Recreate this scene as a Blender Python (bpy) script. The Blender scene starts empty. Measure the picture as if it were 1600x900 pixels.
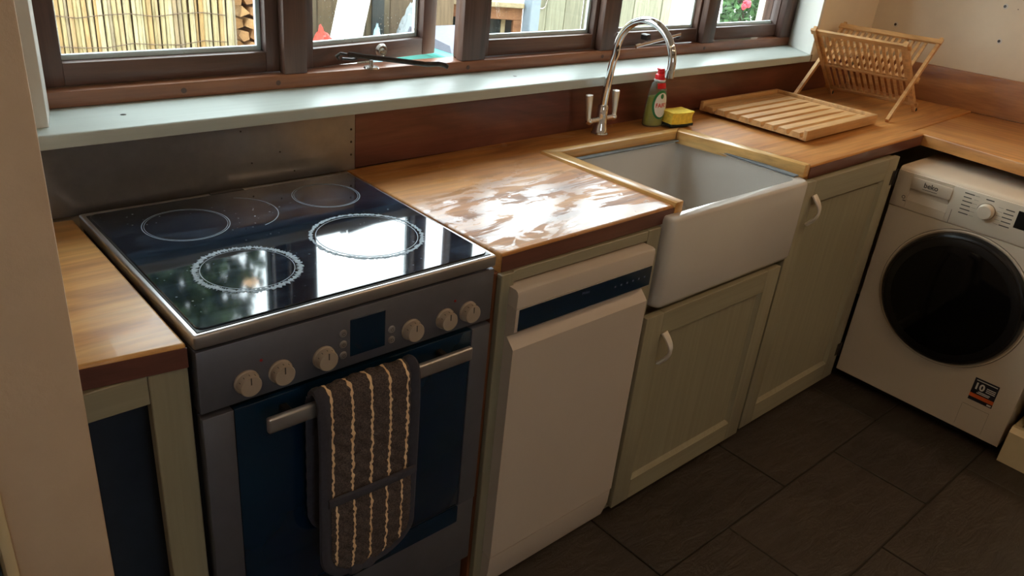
import bpy, bmesh, math, random
from mathutils import Vector, Matrix
random.seed(7)
SC = bpy.context.scene
COL = SC.collection

# ------------------------------------------------------------------ camera
cam_d = bpy.data.cameras.new('camera')
cam_d.sensor_fit = 'HORIZONTAL'; cam_d.sensor_width = 36.0
cam_d.lens = 36.0 * 1246.49 / 1600.0
cam_d.clip_start = 0.02; cam_d.clip_end = 200
cam = bpy.data.objects.new('camera', cam_d); COL.objects.link(cam)
CP = Vector((-0.3697, -1.0713, 1.5531)); YAW, PITCH, ROLL = 0.7683, -0.4599, 0.1043
_f = Vector((math.sin(YAW)*math.cos(PITCH), math.cos(YAW)*math.cos(PITCH), math.sin(PITCH)))
_r = Vector((math.cos(YAW), -math.sin(YAW), 0)); _u = _r.cross(_f)
_c, _s = math.cos(ROLL), math.sin(ROLL)
r2, u2 = _c*_r + _s*_u, -_s*_r + _c*_u
m = Matrix((r2, u2, -_f)).transposed().to_4x4(); m.translation = CP
cam.matrix_world = m
SC.camera = cam

# ------------------------------------------------------------------ world, exposure, lamps
SKY = 7.8
w = bpy.data.worlds.new('overcast_sky'); SC.world = w; w.use_nodes = True
bg = w.node_tree.nodes['Background']
bg.inputs[0].default_value = (0.86, 0.95, 1.0, 1); bg.inputs[1].default_value = SKY
SC.view_settings.view_transform = 'Standard'; SC.view_settings.look = 'None'
SC.view_settings.exposure = 0.40; SC.view_settings.gamma = 1.0; SC.view_settings.use_curve_mapping = False
LAMPS = [(1.35, -1.15), (0.25, -1.75), (2.1, -1.9), (-0.9, -0.9), (2.75, -0.95)]
LAMP_W = [2.7, 1.5, 3.8, 1.9, 4.8]
CEIL = 2.36
for i, (lx, ly) in enumerate(LAMPS):
    ld = bpy.data.lights.new('downlight_bulb', 'AREA'); ld.shape = 'DISK'; ld.size = 0.09
    ld.energy = LAMP_W[i]; ld.color = (1.0, 0.66, 0.38)
    lo = bpy.data.objects.new('downlight_bulb', ld); COL.objects.link(lo); lo.location = (lx, ly, CEIL - 0.035)

# ------------------------------------------------------------------ helpers
def lin(r, g, b):
    f = lambda v: (v/255)/12.92 if v <= 10 else (((v/255)+0.055)/1.055)**2.4
    return (f(r), f(g), f(b), 1)

class NT:
    def __init__(s, name):
        s.m = bpy.data.materials.new(name); s.m.use_nodes = True
        s.t = s.m.node_tree; s.b = s.t.nodes['Principled BSDF']; s.out = s.t.nodes['Material Output']
    def n(s, typ, **k):
        nd = s.t.nodes.new(typ)
        for a, v in k.items(): setattr(nd, a, v)
        return nd
    def l(s, a, b): s.t.links.new(a, b)
    def co(s, scale=(1,1,1), kind='Object', rot=(0,0,0)):
        tc = s.n('ShaderNodeTexCoord'); mp = s.n('ShaderNodeMapping')
        mp.inputs['Scale'].default_value = scale; mp.inputs['Rotation'].default_value = rot
        s.l(tc.outputs[kind], mp.inputs['Vector']); return mp.outputs[0]
    def noise(s, vec, scale=5, detail=4, rough=.5, dist=0):
        nd = s.n('ShaderNodeTexNoise'); nd.inputs['Scale'].default_value = scale
        nd.inputs['Detail'].default_value = detail; nd.inputs['Roughness'].default_value = rough
        nd.inputs['Distortion'].default_value = dist
        if vec: s.l(vec, nd.inputs['Vector'])
        return nd.outputs['Fac']
    def ramp(s, fac, stops, interp='LINEAR'):
        nd = s.n('ShaderNodeValToRGB'); cr = nd.color_ramp; cr.interpolation = interp
        while len(cr.elements) < len(stops): cr.elements.new(0.5)
        for e, (p, c) in zip(cr.elements, stops):
            e.position = p; e.color = c if len(c) == 4 else (*c, 1)
        s.l(fac, nd.inputs[0]); return nd.outputs[0]
    def mix(s, fac, a, b, mode='MIX'):
        nd = s.n('ShaderNodeMix', data_type='RGBA', blend_type=mode)
        for v, i in ((fac, 0), (a, 6), (b, 7)):
            if hasattr(v, 'links'): s.l(v, nd.inputs[i])
            else: nd.inputs[i].default_value = v
        return nd.outputs[2]
    def math(s, op, a, b=0.0):
        nd = s.n('ShaderNodeMath', operation=op)
        for v, i in ((a, 0), (b, 1)):
            if hasattr(v, 'links'): s.l(v, nd.inputs[i])
            else: nd.inputs[i].default_value = v
        return nd.outputs[0]
    def bump(s, h, strength=.2, dist=.002):
        nd = s.n('ShaderNodeBump'); nd.inputs['Strength'].default_value = strength
        nd.inputs['Distance'].default_value = dist
        s.l(h, nd.inputs['Height']); s.l(nd.outputs[0], s.b.inputs['Normal'])
    def set(s, **k):
        for a, v in k.items():
            i = s.b.inputs[a.replace('_', ' ')]
            if hasattr(v, 'links'): s.l(v, i)
            else: i.default_value = v
        return s
G = lambda v: (v, v, v, 1)

def plain(name, col, rough=.5, var=.06, scale=14, metal=0, bump=0.0, spec=.5, coat=0, aniso=0):
    t = NT(name); v = t.co()
    n = t.noise(v, scale, 5, .6)
    d = tuple(max(0, c*(1-var*2)) for c in col[:3]) + (1,); e = tuple(min(1, c*(1+var)) for c in col[:3]) + (1,)
    t.set(Base_Color=t.ramp(n, [(.3, d), (.7, e)]), Roughness=rough, Metallic=metal, Coat_Weight=coat)
    t.b.inputs['Specular IOR Level'].default_value = spec
    if aniso: t.b.inputs['Anisotropic'].default_value = aniso; t.b.inputs['Anisotropic Rotation'].default_value = .25
    if bump: t.bump(t.noise(v, scale*6, 6, .6), bump, .003)
    return t.m

def wood(name, dark, mid, light, axis='X', rough=.4, coat=.0, ring=6.0, bump=.15, dirt=None, spec=.5):
    """grain runs along axis"""
    t = NT(name)
    st = {'X': (.8, ring, ring), 'Y': (ring, .8, ring), 'Z': (ring, ring, .8)}[axis]
    fi = {'X': (3, 70, 70), 'Y': (70, 3, 70), 'Z': (70, 70, 3)}[axis]
    n1 = t.noise(t.co(st), 1.6, 5, .55, 1.1)
    n2 = t.noise(t.co(fi), 1.5, 3, .6, .2)
    c = t.ramp(n1, [(.28, dark), (.47, mid), (.7, light)])
    g = t.ramp(n2, [(.35, G(.82)), (.6, G(1.0))])
    c = t.mix(1.0, c, g, 'MULTIPLY')
    # rings
    wv = t.n('ShaderNodeTexWave', wave_type='BANDS', bands_direction={'X': 'Y', 'Y': 'X', 'Z': 'X'}[axis])
    wv.inputs['Scale'].default_value = 7; wv.inputs['Distortion'].default_value = 7; wv.inputs['Detail'].default_value = 2
    wv.inputs['Detail Scale'].default_value = .7
    sc2 = {'X': (.25, 1, 1), 'Y': (1, .25, 1), 'Z': (1, 1, .25)}[axis]
    t.l(t.co(sc2), wv.inputs['Vector'])
    c = t.mix(.35, c, t.mix(1.0, c, t.ramp(wv.outputs['Fac'], [(.0, G(.62)), (.45, G(1.0))]), 'MULTIPLY'))
    if dirt:
        c = t.mix(t.ramp(t.noise(t.co((1, 1, 1)), 5, 5, .7), [(.45, G(0)), (.7, G(dirt[3]))]), c, (*dirt[:3], 1))
    t.set(Base_Color=c, Roughness=rough, Coat_Weight=coat)
    t.b.inputs['Specular IOR Level'].default_value = spec
    if bump: t.bump(n2, bump, .0015)
    t.col = c
    return t

class B:
    """collects shapes in one bmesh, in world coordinates"""
    def __init__(s): s.bm = bmesh.new()
    def add(s, o, M=None):
        me = bpy.data.meshes.new('t'); o.to_mesh(me); o.free()
        if M: me.transform(M)
        s.bm.from_mesh(me); bpy.data.meshes.remove(me); return s
    def box(s, lo, hi, bev=0.0, seg=1, M=None):
        o = bmesh.new(); bmesh.ops.create_cube(o, size=1)
        lo, hi = Vector(lo), Vector(hi)
        for v in o.verts: v.co = Vector(((lo[i]+hi[i])/2 + v.co[i]*(hi[i]-lo[i]) for i in range(3)))
        if bev: bmesh.ops.bevel(o, geom=o.edges[:], offset=bev, segments=seg, affect='EDGES', profile=.5, clamp_overlap=True)
        return s.add(o, M)
    def hull(s, pts):           # convex solid from 8 corner points (bottom 4 ccw, top 4 ccw)
        vs = [s.bm.verts.new(p) for p in pts]
        for f in ((3,2,1,0), (4,5,6,7), (0,1,5,4), (1,2,6,5), (2,3,7,6), (3,0,4,7)): s.bm.faces.new([vs[i] for i in f])
        return s
    def prism(s, poly, z0, z1, bev=0.0, seg=1, zf=None, M=None):
        o = bmesh.new(); zf = zf or (lambda x, y: 0)
        a = [o.verts.new((x, y, z0+zf(x, y))) for x, y in poly]; b = [o.verts.new((x, y, z1+zf(x, y))) for x, y in poly]
        n = len(poly)
        o.faces.new(a[::-1]); o.faces.new(b)
        for i in range(n): o.faces.new((a[i], a[(i+1) % n], b[(i+1) % n], b[i]))
        bmesh.ops.recalc_face_normals(o, faces=o.faces[:])
        if bev:
            es = [e for e in o.edges if all(v in b for v in e.verts)] + [e for e in o.edges if (e.verts[0] in a) != (e.verts[1] in a)]
            bmesh.ops.bevel(o, geom=es, offset=bev, segments=seg, affect='EDGES', profile=.5, clamp_overlap=True)
        return s.add(o, M)
    def cyl(s, p0, p1, r0, r1=None, seg=20, caps=True):
        p0, p1 = Vector(p0), Vector(p1); r1 = r0 if r1 is None else r1
        o = bmesh.new(); bmesh.ops.create_cone(o, cap_ends=caps, segments=seg, radius1=r0, radius2=r1, depth=(p1-p0).length)
        M = Matrix.Translation((p0+p1)/2) @ (p1-p0).to_track_quat('Z', 'Y').to_matrix().to_4x4()
        return s.add(o, M)
    def sphere(s, c, r, sc=(1,1,1), u=16, v=10, M=None):
        o = bmesh.new(); bmesh.ops.create_uvsphere(o, u_segments=u, v_segments=v, radius=r)
        for q in o.verts: q.co = Vector((q.co.x*sc[0], q.co.y*sc[1], q.co.z*sc[2])) + Vector(c)
        return s.add(o, M)
    def lathe(s, prof, origin=(0,0,0), axis='Z', seg=28, ell=1.0, a0=0, a1=2*math.pi):
        o = bmesh.new(); rings = []
        full = abs(a1-a0-2*math.pi) < 1e-6; cnt = seg if full else seg+1
        for r, z in prof:
            ring = []
            for k in range(cnt):
                a = a0 + (a1-a0)*k/seg
                p = (r*math.cos(a), r*math.sin(a)*ell, z)
                ring.append(o.verts.new(p))
            rings.append(ring)
        for i in range(len(rings)-1):
            for k in range(seg):
                k2 = (k+1) % cnt
                o.faces.new((rings[i][k], rings[i][k2], rings[i+1][k2], rings[i+1][k]))
        bmesh.ops.remove_doubles(o, verts=o.verts[:], dist=1e-6)
        R = {'Z': Matrix(), 'X': Matrix.Rotation(math.pi/2, 4, 'Y'), '-X': Matrix.Rotation(-math.pi/2, 4, 'Y'),
             '-Y': Matrix.Rotation(math.pi/2, 4, 'X'), 'Y': Matrix.Rotation(-math.pi/2, 4, 'X')}[axis]
        return s.add(o, Matrix.Translation(origin) @ R)
    def tube(s, path, r, seg=12, sc=None, caps=True, up=(0,0,1)):
        path = [Vector(p) for p in path]; n = len(path); rings = []
        rr = r if isinstance(r, (list, tuple)) else [r]*n
        prev = None
        for i, p in enumerate(path):
            d = (path[min(i+1, n-1)] - path[max(i-1, 0)]).normalized()
            if prev is None:
                u = Vector(up)
                if abs(d.dot(u)) > .95: u = Vector((1, 0, 0))
                a = d.cross(u).normalized()
            else:
                a = (prev - d*prev.dot(d)).normalized()
            prev = a; b = a.cross(d)
            sx, sy = sc or (1, 1)
            rings.append([s.bm.verts.new(p + a*math.cos(t)*rr[i]*sx + b*math.sin(t)*rr[i]*sy) for t in [2*math.pi*k/seg for k in range(seg)]])
        for i in range(n-1):
            for k in range(seg):
                s.bm.faces.new((rings[i][k], rings[i][(k+1) % seg], rings[i+1][(k+1) % seg], rings[i+1][k]))
        if caps:
            s.bm.faces.new(rings[0]); s.bm.faces.new(rings[-1][::-1])
        return s
    def ring(s, c, r, wdt, h, seg=48, axis='Z', rag=0, ell=1):
        prof = [(r-wdt/2, 0), (r-wdt/2, h), (r+wdt/2, h), (r+wdt/2, 0)]
        if rag:
            o = bmesh.new(); rows = []
            for k in range(seg):
                a = 2*math.pi*k/seg
                q = wdt/2*(1+random.uniform(-rag, rag)); q2 = wdt/2*(1+random.uniform(-rag, rag))
                rows.append([o.verts.new((x*math.cos(a), x*math.sin(a), z)) for x, z in ((r-q, 0), (r-q, h), (r+q2, h), (r+q2, 0))])
            for k in range(seg):
                A, D = rows[k], rows[(k+1) % seg]
                for j in range(3): o.faces.new((A[j], D[j], D[j+1], A[j+1]))
            return s.add(o, Matrix.Translation(c))
        return s.lathe(prof, c, axis, seg)
    def strip(s, pts):
        vs = [s.bm.verts.new(p) for p in pts]; s.bm.faces.new(vs); return s

LOC = {}
def setp(o, label=None, cat=None, group=None, kind=None):
    if label: o['label'] = label
    if cat: o['category'] = cat
    if group: o['group'] = group
    if kind: o['kind'] = kind
    return o
def thing(name, loc, label=None, cat=None, group=None, kind=None):
    o = bpy.data.objects.new(name, None); COL.objects.link(o); o.location = loc; o.empty_display_size = .1
    LOC[o.name] = Vector(loc); return setp(o, label, cat, group, kind)
def put(name, b, mat, parent=None, M=None, label=None, cat=None, group=None, kind=None, smooth=True, base=None, ang=32, recalc=True):
    """link collected shapes as ONE mesh object; geometry is given in world space"""
    bm = b.bm if isinstance(b, B) else b
    if recalc: bmesh.ops.recalc_face_normals(bm, faces=bm.faces[:])
    me = bpy.data.meshes.new(name); bm.to_mesh(me); bm.free()
    if M: me.transform(M)
    if parent is not None: org = LOC[parent.name]
    elif base is not None: org = Vector(base)
    else:
        xs = [v.co for v in me.vertices]
        org = Vector((sum(v.x for v in xs)/len(xs), sum(v.y for v in xs)/len(xs), min(v.z for v in xs)))
    me.transform(Matrix.Translation(-org))
    if smooth:
        me.polygons.foreach_set('use_smooth', [True]*len(me.polygons)); me.set_sharp_from_angle(angle=math.radians(ang))
    mats = mat if isinstance(mat, list) else [mat]
    for mm in mats: me.materials.append(mm.m if isinstance(mm, NT) else mm)
    o = bpy.data.objects.new(name, me); COL.objects.link(o)
    if parent is not None: o.parent = parent
    else: o.location = org
    LOC[o.name] = org
    return setp(o, label, cat, group, kind)
def share(name, src, parent, dx=(0,0,0), rot=None):
    """another part sharing mesh data, shifted in world space"""
    o = src.copy(); o.name = name; COL.objects.link(o); o.parent = parent; o.location = Vector(src.location) + Vector(dx)
    LOC[o.name] = LOC[src.name]
    return o
_tc = {}
def text_pts(s, size, bold=0.0):
    k = (s, size, bold)
    if k not in _tc:
        cu = bpy.data.curves.new('txt', 'FONT'); cu.body = s; cu.size = size; cu.resolution_u = 3; cu.offset = bold
        cu.align_x = 'CENTER'; cu.align_y = 'CENTER'
        ob = bpy.data.objects.new('txt', cu); COL.objects.link(ob)
        me = bpy.data.meshes.new_from_object(ob.evaluated_get(bpy.context.evaluated_depsgraph_get()))
        _tc[k] = ([v.co.copy() for v in me.vertices], [list(p.vertices) for p in me.polygons])
        bpy.data.objects.remove(ob); bpy.data.meshes.remove(me)
    return _tc[k]
def add_text(b, s, size, fn, bold=0.0, sx=1.0):
    vs, fs = text_pts(s, size, bold)
    nv = [b.bm.verts.new(fn(v.x*sx, v.y)) for v in vs]
    for f in fs:
        try: b.bm.faces.new([nv[i] for i in f])
        except ValueError: pass
    return b
# window wall frame: u along the wall, v into the wall
WA = 0.0151; WY = 0.572
WM = Matrix.Translation((0, WY, 0)) @ Matrix.Rotation(WA, 4, 'Z')
# the window itself stands a little behind the upstand; the whole group is scaled about the camera to get there
WW = Matrix.Translation((.0107, .0311 + 1.029*WY, -.0450)) @ Matrix.Rotation(WA, 4, 'Z') @ Matrix.Scale(1.029, 4)
WT = Matrix.Translation((.0107, .0311, -.0450)) @ Matrix.Scale(1.029, 4)

# ------------------------------------------------------------------ materials
M_wallr = plain('warm_plaster', lin(226, 214, 192), .8, .03, 6, bump=.15)
M_pier = plain('pier_plaster', lin(206, 182, 156), .75, .03, 9, bump=.35)
M_white = plain('white_gloss_paint', lin(210, 208, 200), .35, .03, 5, bump=.05)

M_ceil = plain('ceiling_paint', lin(235, 228, 215), .9, .02)
M_dkwood = wood('window_timber', lin(58, 40, 36), lin(88, 64, 56), lin(112, 82, 68), 'X', .45, .1, 8, .3)
M_dkwoodz = wood('window_timber_upright', lin(58, 40, 36), lin(88, 64, 56), lin(112, 82, 68), 'Z', .45, .1, 8, .3)
M_rail = wood('window_rail_timber', lin(104, 62, 44), lin(142, 92, 66), lin(164, 112, 80), 'X', .4, .1, 8, .3)
M_bead = plain('glazing_putty', lin(205, 215, 218), .5, .05)
M_steel = plain('brushed_steel', lin(142, 141, 144), .28, .05, 30, metal=.9, aniso=.85)
M_steel2 = plain('satin_steel_panel', lin(112, 114, 124), .42, .04, 20, metal=.6)  # bluish base stands in for lens haze over the cooker front
M_steelbar = plain('handle_steel', lin(188, 186, 188), .28, .03, 20, metal=.85)
M_chrome = plain('chrome', lin(225, 226, 230), .06, .01, 10, metal=1)
M_zinc = plain('plated_metal', lin(190, 185, 178), .25, .08, 30, metal=1)
M_satin = plain('satin_nickel', lin(222, 216, 206), .35, .03, 30, metal=.35)
M_dkmetal = plain('dark_patinated_metal', lin(72, 68, 66), .3, .15, 60, metal=.85)
M_enamel = plain('appliance_white', lin(194, 182, 170), .3, .015, 4, coat=.3)
M_enamelw = plain('washer_white', lin(208, 193, 172), .32, .015, 4, coat=.3)
M_blackgl = plain('hazed_black_glass', lin(12, 38, 60), .09, .1, 3, spec=.55)  # black glass; navy in the base stands in for blue lens haze
M_blackpl = plain('black_plastic', lin(14, 15, 18), .3, .05)
M_washgl = plain('washer_door_glass', lin(5, 6, 8), .08, .1, 3, spec=.28)
M_navy = plain('hazy_void_board', lin(54, 62, 74), .8, .08)  # blue-grey base puts lens haze into the dark cabinet inside
def brushed_paint(name, col, axis, amt=.06):
    t = NT(name); st = {'X': (2, 60, 60), 'Z': (60, 60, 2)}[axis]
    n = t.noise(t.co(st), 1.2, 4, .6, .3)
    t.set(Base_Color=t.ramp(n, [(.3, tuple(c*(1-amt*2) for c in col[:3])), (.7, tuple(c*(1+amt) for c in col[:3]))]), Roughness=.42)
    t.bump(n, .12, .001); return t.m
M_sill = brushed_paint('sill_paint', lin(176, 184, 178), 'X', .03)
M_olive = brushed_paint('sage_paint', lin(146, 140, 118), 'Z')
M_olivex = brushed_paint('sage_paint_rail', lin(146, 140, 118), 'X')
M_cream = plain('cream_paint', lin(220, 200, 160), .5, .03)
M_ceramic = plain('glazed_ceramic', lin(196, 191, 184), .12, .015, 3, coat=.5)
M_knob = plain('knob_plastic', lin(160, 146, 132), .4, .04, 20)
M_ink = plain('print_ink', lin(70, 66, 62), .6)
M_inkw = plain('print_white', lin(225, 225, 222), .6)
M_inko = plain('print_orange', lin(214, 96, 40), .6)
M_inkd = plain('print_dark_blue', lin(28, 32, 46), .5)
M_red = plain('red_plastic', lin(205, 20, 30), .3, .05)
M_green = plain('label_green', lin(30, 120, 62), .4, .05)
M_redink = plain('label_red_ink', lin(200, 40, 40), .4)
M_indic = plain('indicator_red', lin(140, 30, 30), .3)
M_sponge = plain('sponge_foam', lin(244, 214, 84), .95, .1, 90, bump=.5)
M_scour = plain('scouring_pad', lin(38, 52, 50), .95, .2, 120, bump=.6)
M_bind = plain('glove_binding', lin(58, 58, 68), .9, .08, 160, bump=.4)
M_mastic = plain('grey_mastic', lin(110, 118, 122), .6, .15, 40)
M_tilegrout = plain('dark_grout', lin(40, 35, 31), .95, .1, 40)
M_lampring = plain('lamp_ring_white', lin(220, 215, 205), .4)

t = NT('slate'); v = t.co()
n1 = t.noise(v, 3.5, 8, .62, .4); n2 = t.noise(t.co((1, 3, 1)), 9, 8, .7, .8)
oi = t.n('ShaderNodeObjectInfo')
c = t.ramp(n1, [(.3, lin(38, 33, 29)), (.55, lin(52, 45, 38)), (.75, lin(66, 56, 46))])
c = t.mix(.5, c, t.ramp(oi.outputs['Random'], [(0, lin(42, 37, 33)), (1, lin(62, 53, 45))]))
t.set(Base_Color=c, Roughness=t.ramp(n2, [(.3, G(.32)), (.7, G(.55))])); t.bump(t.math('ADD', n2, n1), .8, .008); M_slate = t.m

def worktop_mat(name, axis, wet=False, cols=(lin(132, 78, 36), lin(184, 122, 60), lin(210, 152, 86))):
    t = wood(name, *cols, axis, .36, .12, 5, .12)
    if wet:
        tc = t.n('ShaderNodeTexCoord'); gm = t.n('ShaderNodeNewGeometry')
        mp = t.n('ShaderNodeMapping'); mp.inputs['Rotation'].default_value = (0, 0, math.radians(28)); mp.inputs['Scale'].default_value = (5.5, 17, 1)
        t.l(gm.outputs['Position'], mp.inputs['Vector'])
        n = t.noise(mp.outputs[0], 1.25, 7, .62, .9)
        big = t.noise(gm.outputs['Position'], 6.5, 3, .5, .3)
        # wiped-on water: wet round the middle of this piece (a stain with its own place on the wood)
        sx = t.n('ShaderNodeSeparateXYZ'); t.l(gm.outputs['Position'], sx.inputs[0])
        dx = t.math('DIVIDE', t.math('SUBTRACT', sx.outputs[0], .90), .36); dy = t.math('DIVIDE', t.math('SUBTRACT', sx.outputs[1], .14), .27)
        d = t.math('SQRT', t.math('ADD', t.math('MULTIPLY', dx, dx), t.math('MULTIPLY', dy, dy)))
        s = t.math('ADD', t.math('ADD', t.math('MULTIPLY', n, 1.0), t.math('MULTIPLY', big, .75)), t.math('MULTIPLY', d, -.30))
        mask = t.math('MULTIPLY', t.ramp(n, [(.56, G(0)), (.585, G(1))]), t.ramp(d, [(.9, G(1)), (1.35, G(0))]))
        dry = t.ramp(t.math('ADD', t.noise(mp.outputs[0], .62, 6, .62, 1.1), t.math('MULTIPLY', d, .10)), [(.555, G(1)), (.585, G(.0))])
        film = t.math('MULTIPLY', t.ramp(d, [(.75, G(.85)), (1.35, G(.12))]), dry)
        t.l(t.math('MAXIMUM', mask, film), t.b.inputs['Coat Weight'])
        t.l(t.ramp(mask, [(0, G(.31)), (1, G(.06))]), t.b.inputs['Coat Roughness']); t.b.inputs['Coat IOR'].default_value = 2.0
        t.l(t.ramp(dry, [(0, G(.5)), (1, G(.35))]), t.b.inputs['Roughness'])
        bp = t.n('ShaderNodeBump'); bp.inputs['Strength'].default_value = .22; bp.inputs['Distance'].default_value = .002
        t.l(t.noise(mp.outputs[0], 7, 4, .6, .5), bp.inputs['Height']); t.l(bp.outputs[0], t.b.inputs['Coat Normal'])
    return t.m
M_top = worktop_mat('worktop_wood', 'X', True)
M_topl = worktop_mat('worktop_wood_left', 'X', False, (lin(150, 98, 50), lin(202, 148, 82), lin(224, 178, 112)))
M_topr = worktop_mat('worktop_wood_right', 'Y')
M_topshade = wood('worktop_front_shade', lin(72, 44, 38), lin(98, 60, 50), lin(114, 74, 60), 'X', .35, .2, 5, .1).m  # darker worktop wood; the unlit front edge is put into the colour
M_upst = wood('upstand_wood', lin(66, 34, 28), lin(108, 60, 46), lin(136, 84, 64), 'X', .35, .12, 4.2, .1).m
M_upstr = wood('upstand_wood_right', lin(126, 78, 42), lin(164, 108, 58), lin(186, 130, 76), 'Y', .35, .1, 4.2, .1).m
M_edging = wood('oak_edging', lin(176, 124, 64), lin(205, 156, 90), lin(224, 184, 120), 'X', .3, .2, 7, .08).m
M_edgingy = wood('oak_edging_long', lin(176, 124, 64), lin(205, 156, 90), lin(224, 184, 120), 'Y', .3, .2, 7, .08).m
M_tray = wood('tray_wood', lin(186, 140, 88), lin(206, 160, 106), lin(220, 178, 124), 'X', .45, .05, 5, .08).m
M_rack = wood('rack_wood', lin(182, 134, 84), lin(204, 158, 104), lin(216, 174, 122), 'Y', .5, 0, 9, .1).m
M_rawedge = wood('raw_panel_edge', lin(86, 46, 26), lin(124, 70, 40), lin(146, 88, 54), 'Z', .5, 0, 7, .15).m

# glass: thin pane with reflection and a little dust
def pane_mat(name, dust):
    t = NT(name); tr = t.n('ShaderNodeBsdfTransparent'); tr.inputs[0].default_value = (.96, .985, .98, 1)
    gl = t.n('ShaderNodeBsdfGlossy'); gl.inputs['Roughness'].default_value = .02
    fr = t.n('ShaderNodeFresnel'); fr.inputs[0].default_value = 1.5
    ge = t.n('ShaderNodeNewGeometry'); ff = t.math('MULTIPLY', fr.outputs[0], t.math('SUBTRACT', 1.0, ge.outputs['Backfacing']))
    mx = t.n('ShaderNodeMixShader'); t.l(ff, mx.inputs[0]); t.l(tr.outputs[0], mx.inputs[1]); t.l(gl.outputs[0], mx.inputs[2])
    df = t.n('ShaderNodeBsdfDiffuse'); df.inputs[0].default_value = (.85, .9, .92, 1)
    vo = t.n('ShaderNodeTexVoronoi'); vo.inputs['Scale'].default_value = 85
    t.l(t.co(), vo.inputs['Vector'])
    big = t.noise(t.co(), 14, 4, .6)
    spots = t.math('MULTIPLY', t.ramp(vo.outputs['Distance'], [(.12, G(1)), (.2, G(0))]), t.ramp(big, [(.5, G(0)), (.62, G(dust))]))
    m2 = t.n('ShaderNodeMixShader'); t.l(spots, m2.inputs[0]); t.l(mx.outputs[0], m2.inputs[1]); t.l(df.outputs[0], m2.inputs[2])
    t.l(m2.outputs[0], t.out.inputs[0]); return t.m
M_pane = pane_mat('window_glass', .25); M_pane_d = pane_mat('window_glass_dusty', .9)

t = NT('hob_glass')
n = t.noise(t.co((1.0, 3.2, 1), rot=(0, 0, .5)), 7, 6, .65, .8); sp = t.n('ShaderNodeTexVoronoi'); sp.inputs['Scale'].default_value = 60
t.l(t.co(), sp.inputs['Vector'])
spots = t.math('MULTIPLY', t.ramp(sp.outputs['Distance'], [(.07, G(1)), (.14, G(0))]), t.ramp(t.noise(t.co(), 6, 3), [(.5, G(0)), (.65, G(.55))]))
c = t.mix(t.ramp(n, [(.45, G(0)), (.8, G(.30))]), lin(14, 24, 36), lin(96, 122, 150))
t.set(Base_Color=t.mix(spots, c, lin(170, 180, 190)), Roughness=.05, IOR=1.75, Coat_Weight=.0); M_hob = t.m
M_zone = plain('zone_print', lin(120, 134, 146), .4, .1, 60)
M_crust = plain('burnt_on_ring', lin(136, 152, 164), .6, .2, 120)

t = NT('quilted_stripe_cloth')       # stripes follow the cloth's own UV
uv = t.n('ShaderNodeUVMap'); sx = t.n('ShaderNodeSeparateXYZ'); t.l(uv.outputs[0], sx.inputs[0])
wob = t.math('MULTIPLY', t.math('SUBTRACT', t.noise(uv.outputs[0], 9, 2), .5), .05)
fu = t.math('FRACT', t.math('ADD', t.math('MULTIPLY', sx.outputs[0], 5.0), t.math('MULTIPLY', wob, 5.0)))
ds = t.math('ABSOLUTE', t.math('SUBTRACT', fu, .5))
wd = t.math('ADD', .062, t.math('MULTIPLY', t.math('SINE', t.math('MULTIPLY', sx.outputs[1], 95.0)), .022))
st = t.math('LESS_THAN', ds, wd)
nz = t.noise(t.co((1, 1, 1)), 420, 2, .6)
grey = t.ramp(nz, [(.35, lin(56, 51, 52)), (.65, lin(98, 88, 84))])
t.set(Base_Color=t.mix(st, grey, lin(226, 196, 158)), Roughness=.95); t.bump(nz, .5, .001)
t.b.inputs['Specular IOR Level'].default_value = .15; M_quilt = t.m

t = NT('bottle_plastic'); tr = t.n('ShaderNodeBsdfTransparent'); tr.inputs[0].default_value = (.80, .86, .84, 1)
lw = t.n('ShaderNodeLayerWeight'); lw.inputs[0].default_value = .35; t.set(Base_Color=(.55, .62, .60, 1), Roughness=.1)
mx = t.n('ShaderNodeMixShader'); t.l(t.ramp(lw.outputs['Facing'], [(0, G(.10)), (.8, G(.42))]), mx.inputs[0]); t.l(tr.outputs[0], mx.inputs[1]); t.l(t.b.outputs[0], mx.inputs[2])
t.l(mx.outputs[0], t.out.inputs[0]); M_bott = t.m
t = NT('washing_up_liquid'); t.set(Base_Color=lin(206, 202, 66), Roughness=.15, Transmission_Weight=.3, IOR=1.33); M_liq = t.m
t = NT('clear_sack'); t.set(Base_Color=(.42, .46, .48, 1), Roughness=.2, Transmission_Weight=.35, IOR=1.15); M_clear = t.m

def rnd_mat(name, stops, rough=.8, scale=(20, 20, 2), bump=.3):
    t = NT(name); oi = t.n('ShaderNodeObjectInfo')
    c = t.ramp(oi.outputs['Random'], stops)
    n = t.noise(t.co(scale), 2.5, 5, .65, .3)
    c = t.mix(.7, c, t.mix(1, c, t.ramp(n, [(.3, G(.5)), (.65, G(1.1))]), 'MULTIPLY'))
    t.set(Base_Color=c, Roughness=rough); t.bump(n, bump, .004); return t.m
M_reed = rnd_mat('reed_cane', [(0, lin(172, 152, 108)), (.3, lin(190, 178, 140)), (.6, lin(182, 170, 138)), (.8, lin(176, 142, 90)), (1, lin(146, 140, 124))], .6, (30, 30, 5))
M_log = rnd_mat('split_log', [(0, lin(156, 114, 74)), (.5, lin(176, 136, 90)), (1, lin(138, 96, 62))], .85, (30, 30, 30))
M_plankb = rnd_mat('brown_fence_plank', [(0, lin(98, 82, 62)), (.5, lin(120, 102, 76)), (1, lin(90, 84, 68))], .85)
M_plankg = rnd_mat('pale_fence_plank', [(0, lin(122, 119, 98)), (.5, lin(138, 135, 112)), (1, lin(110, 112, 94))], .85)
M_bdark = rnd_mat('dark_fence_slat', [(0, lin(46, 52, 54)), (1, lin(64, 68, 66))], .85)
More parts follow.
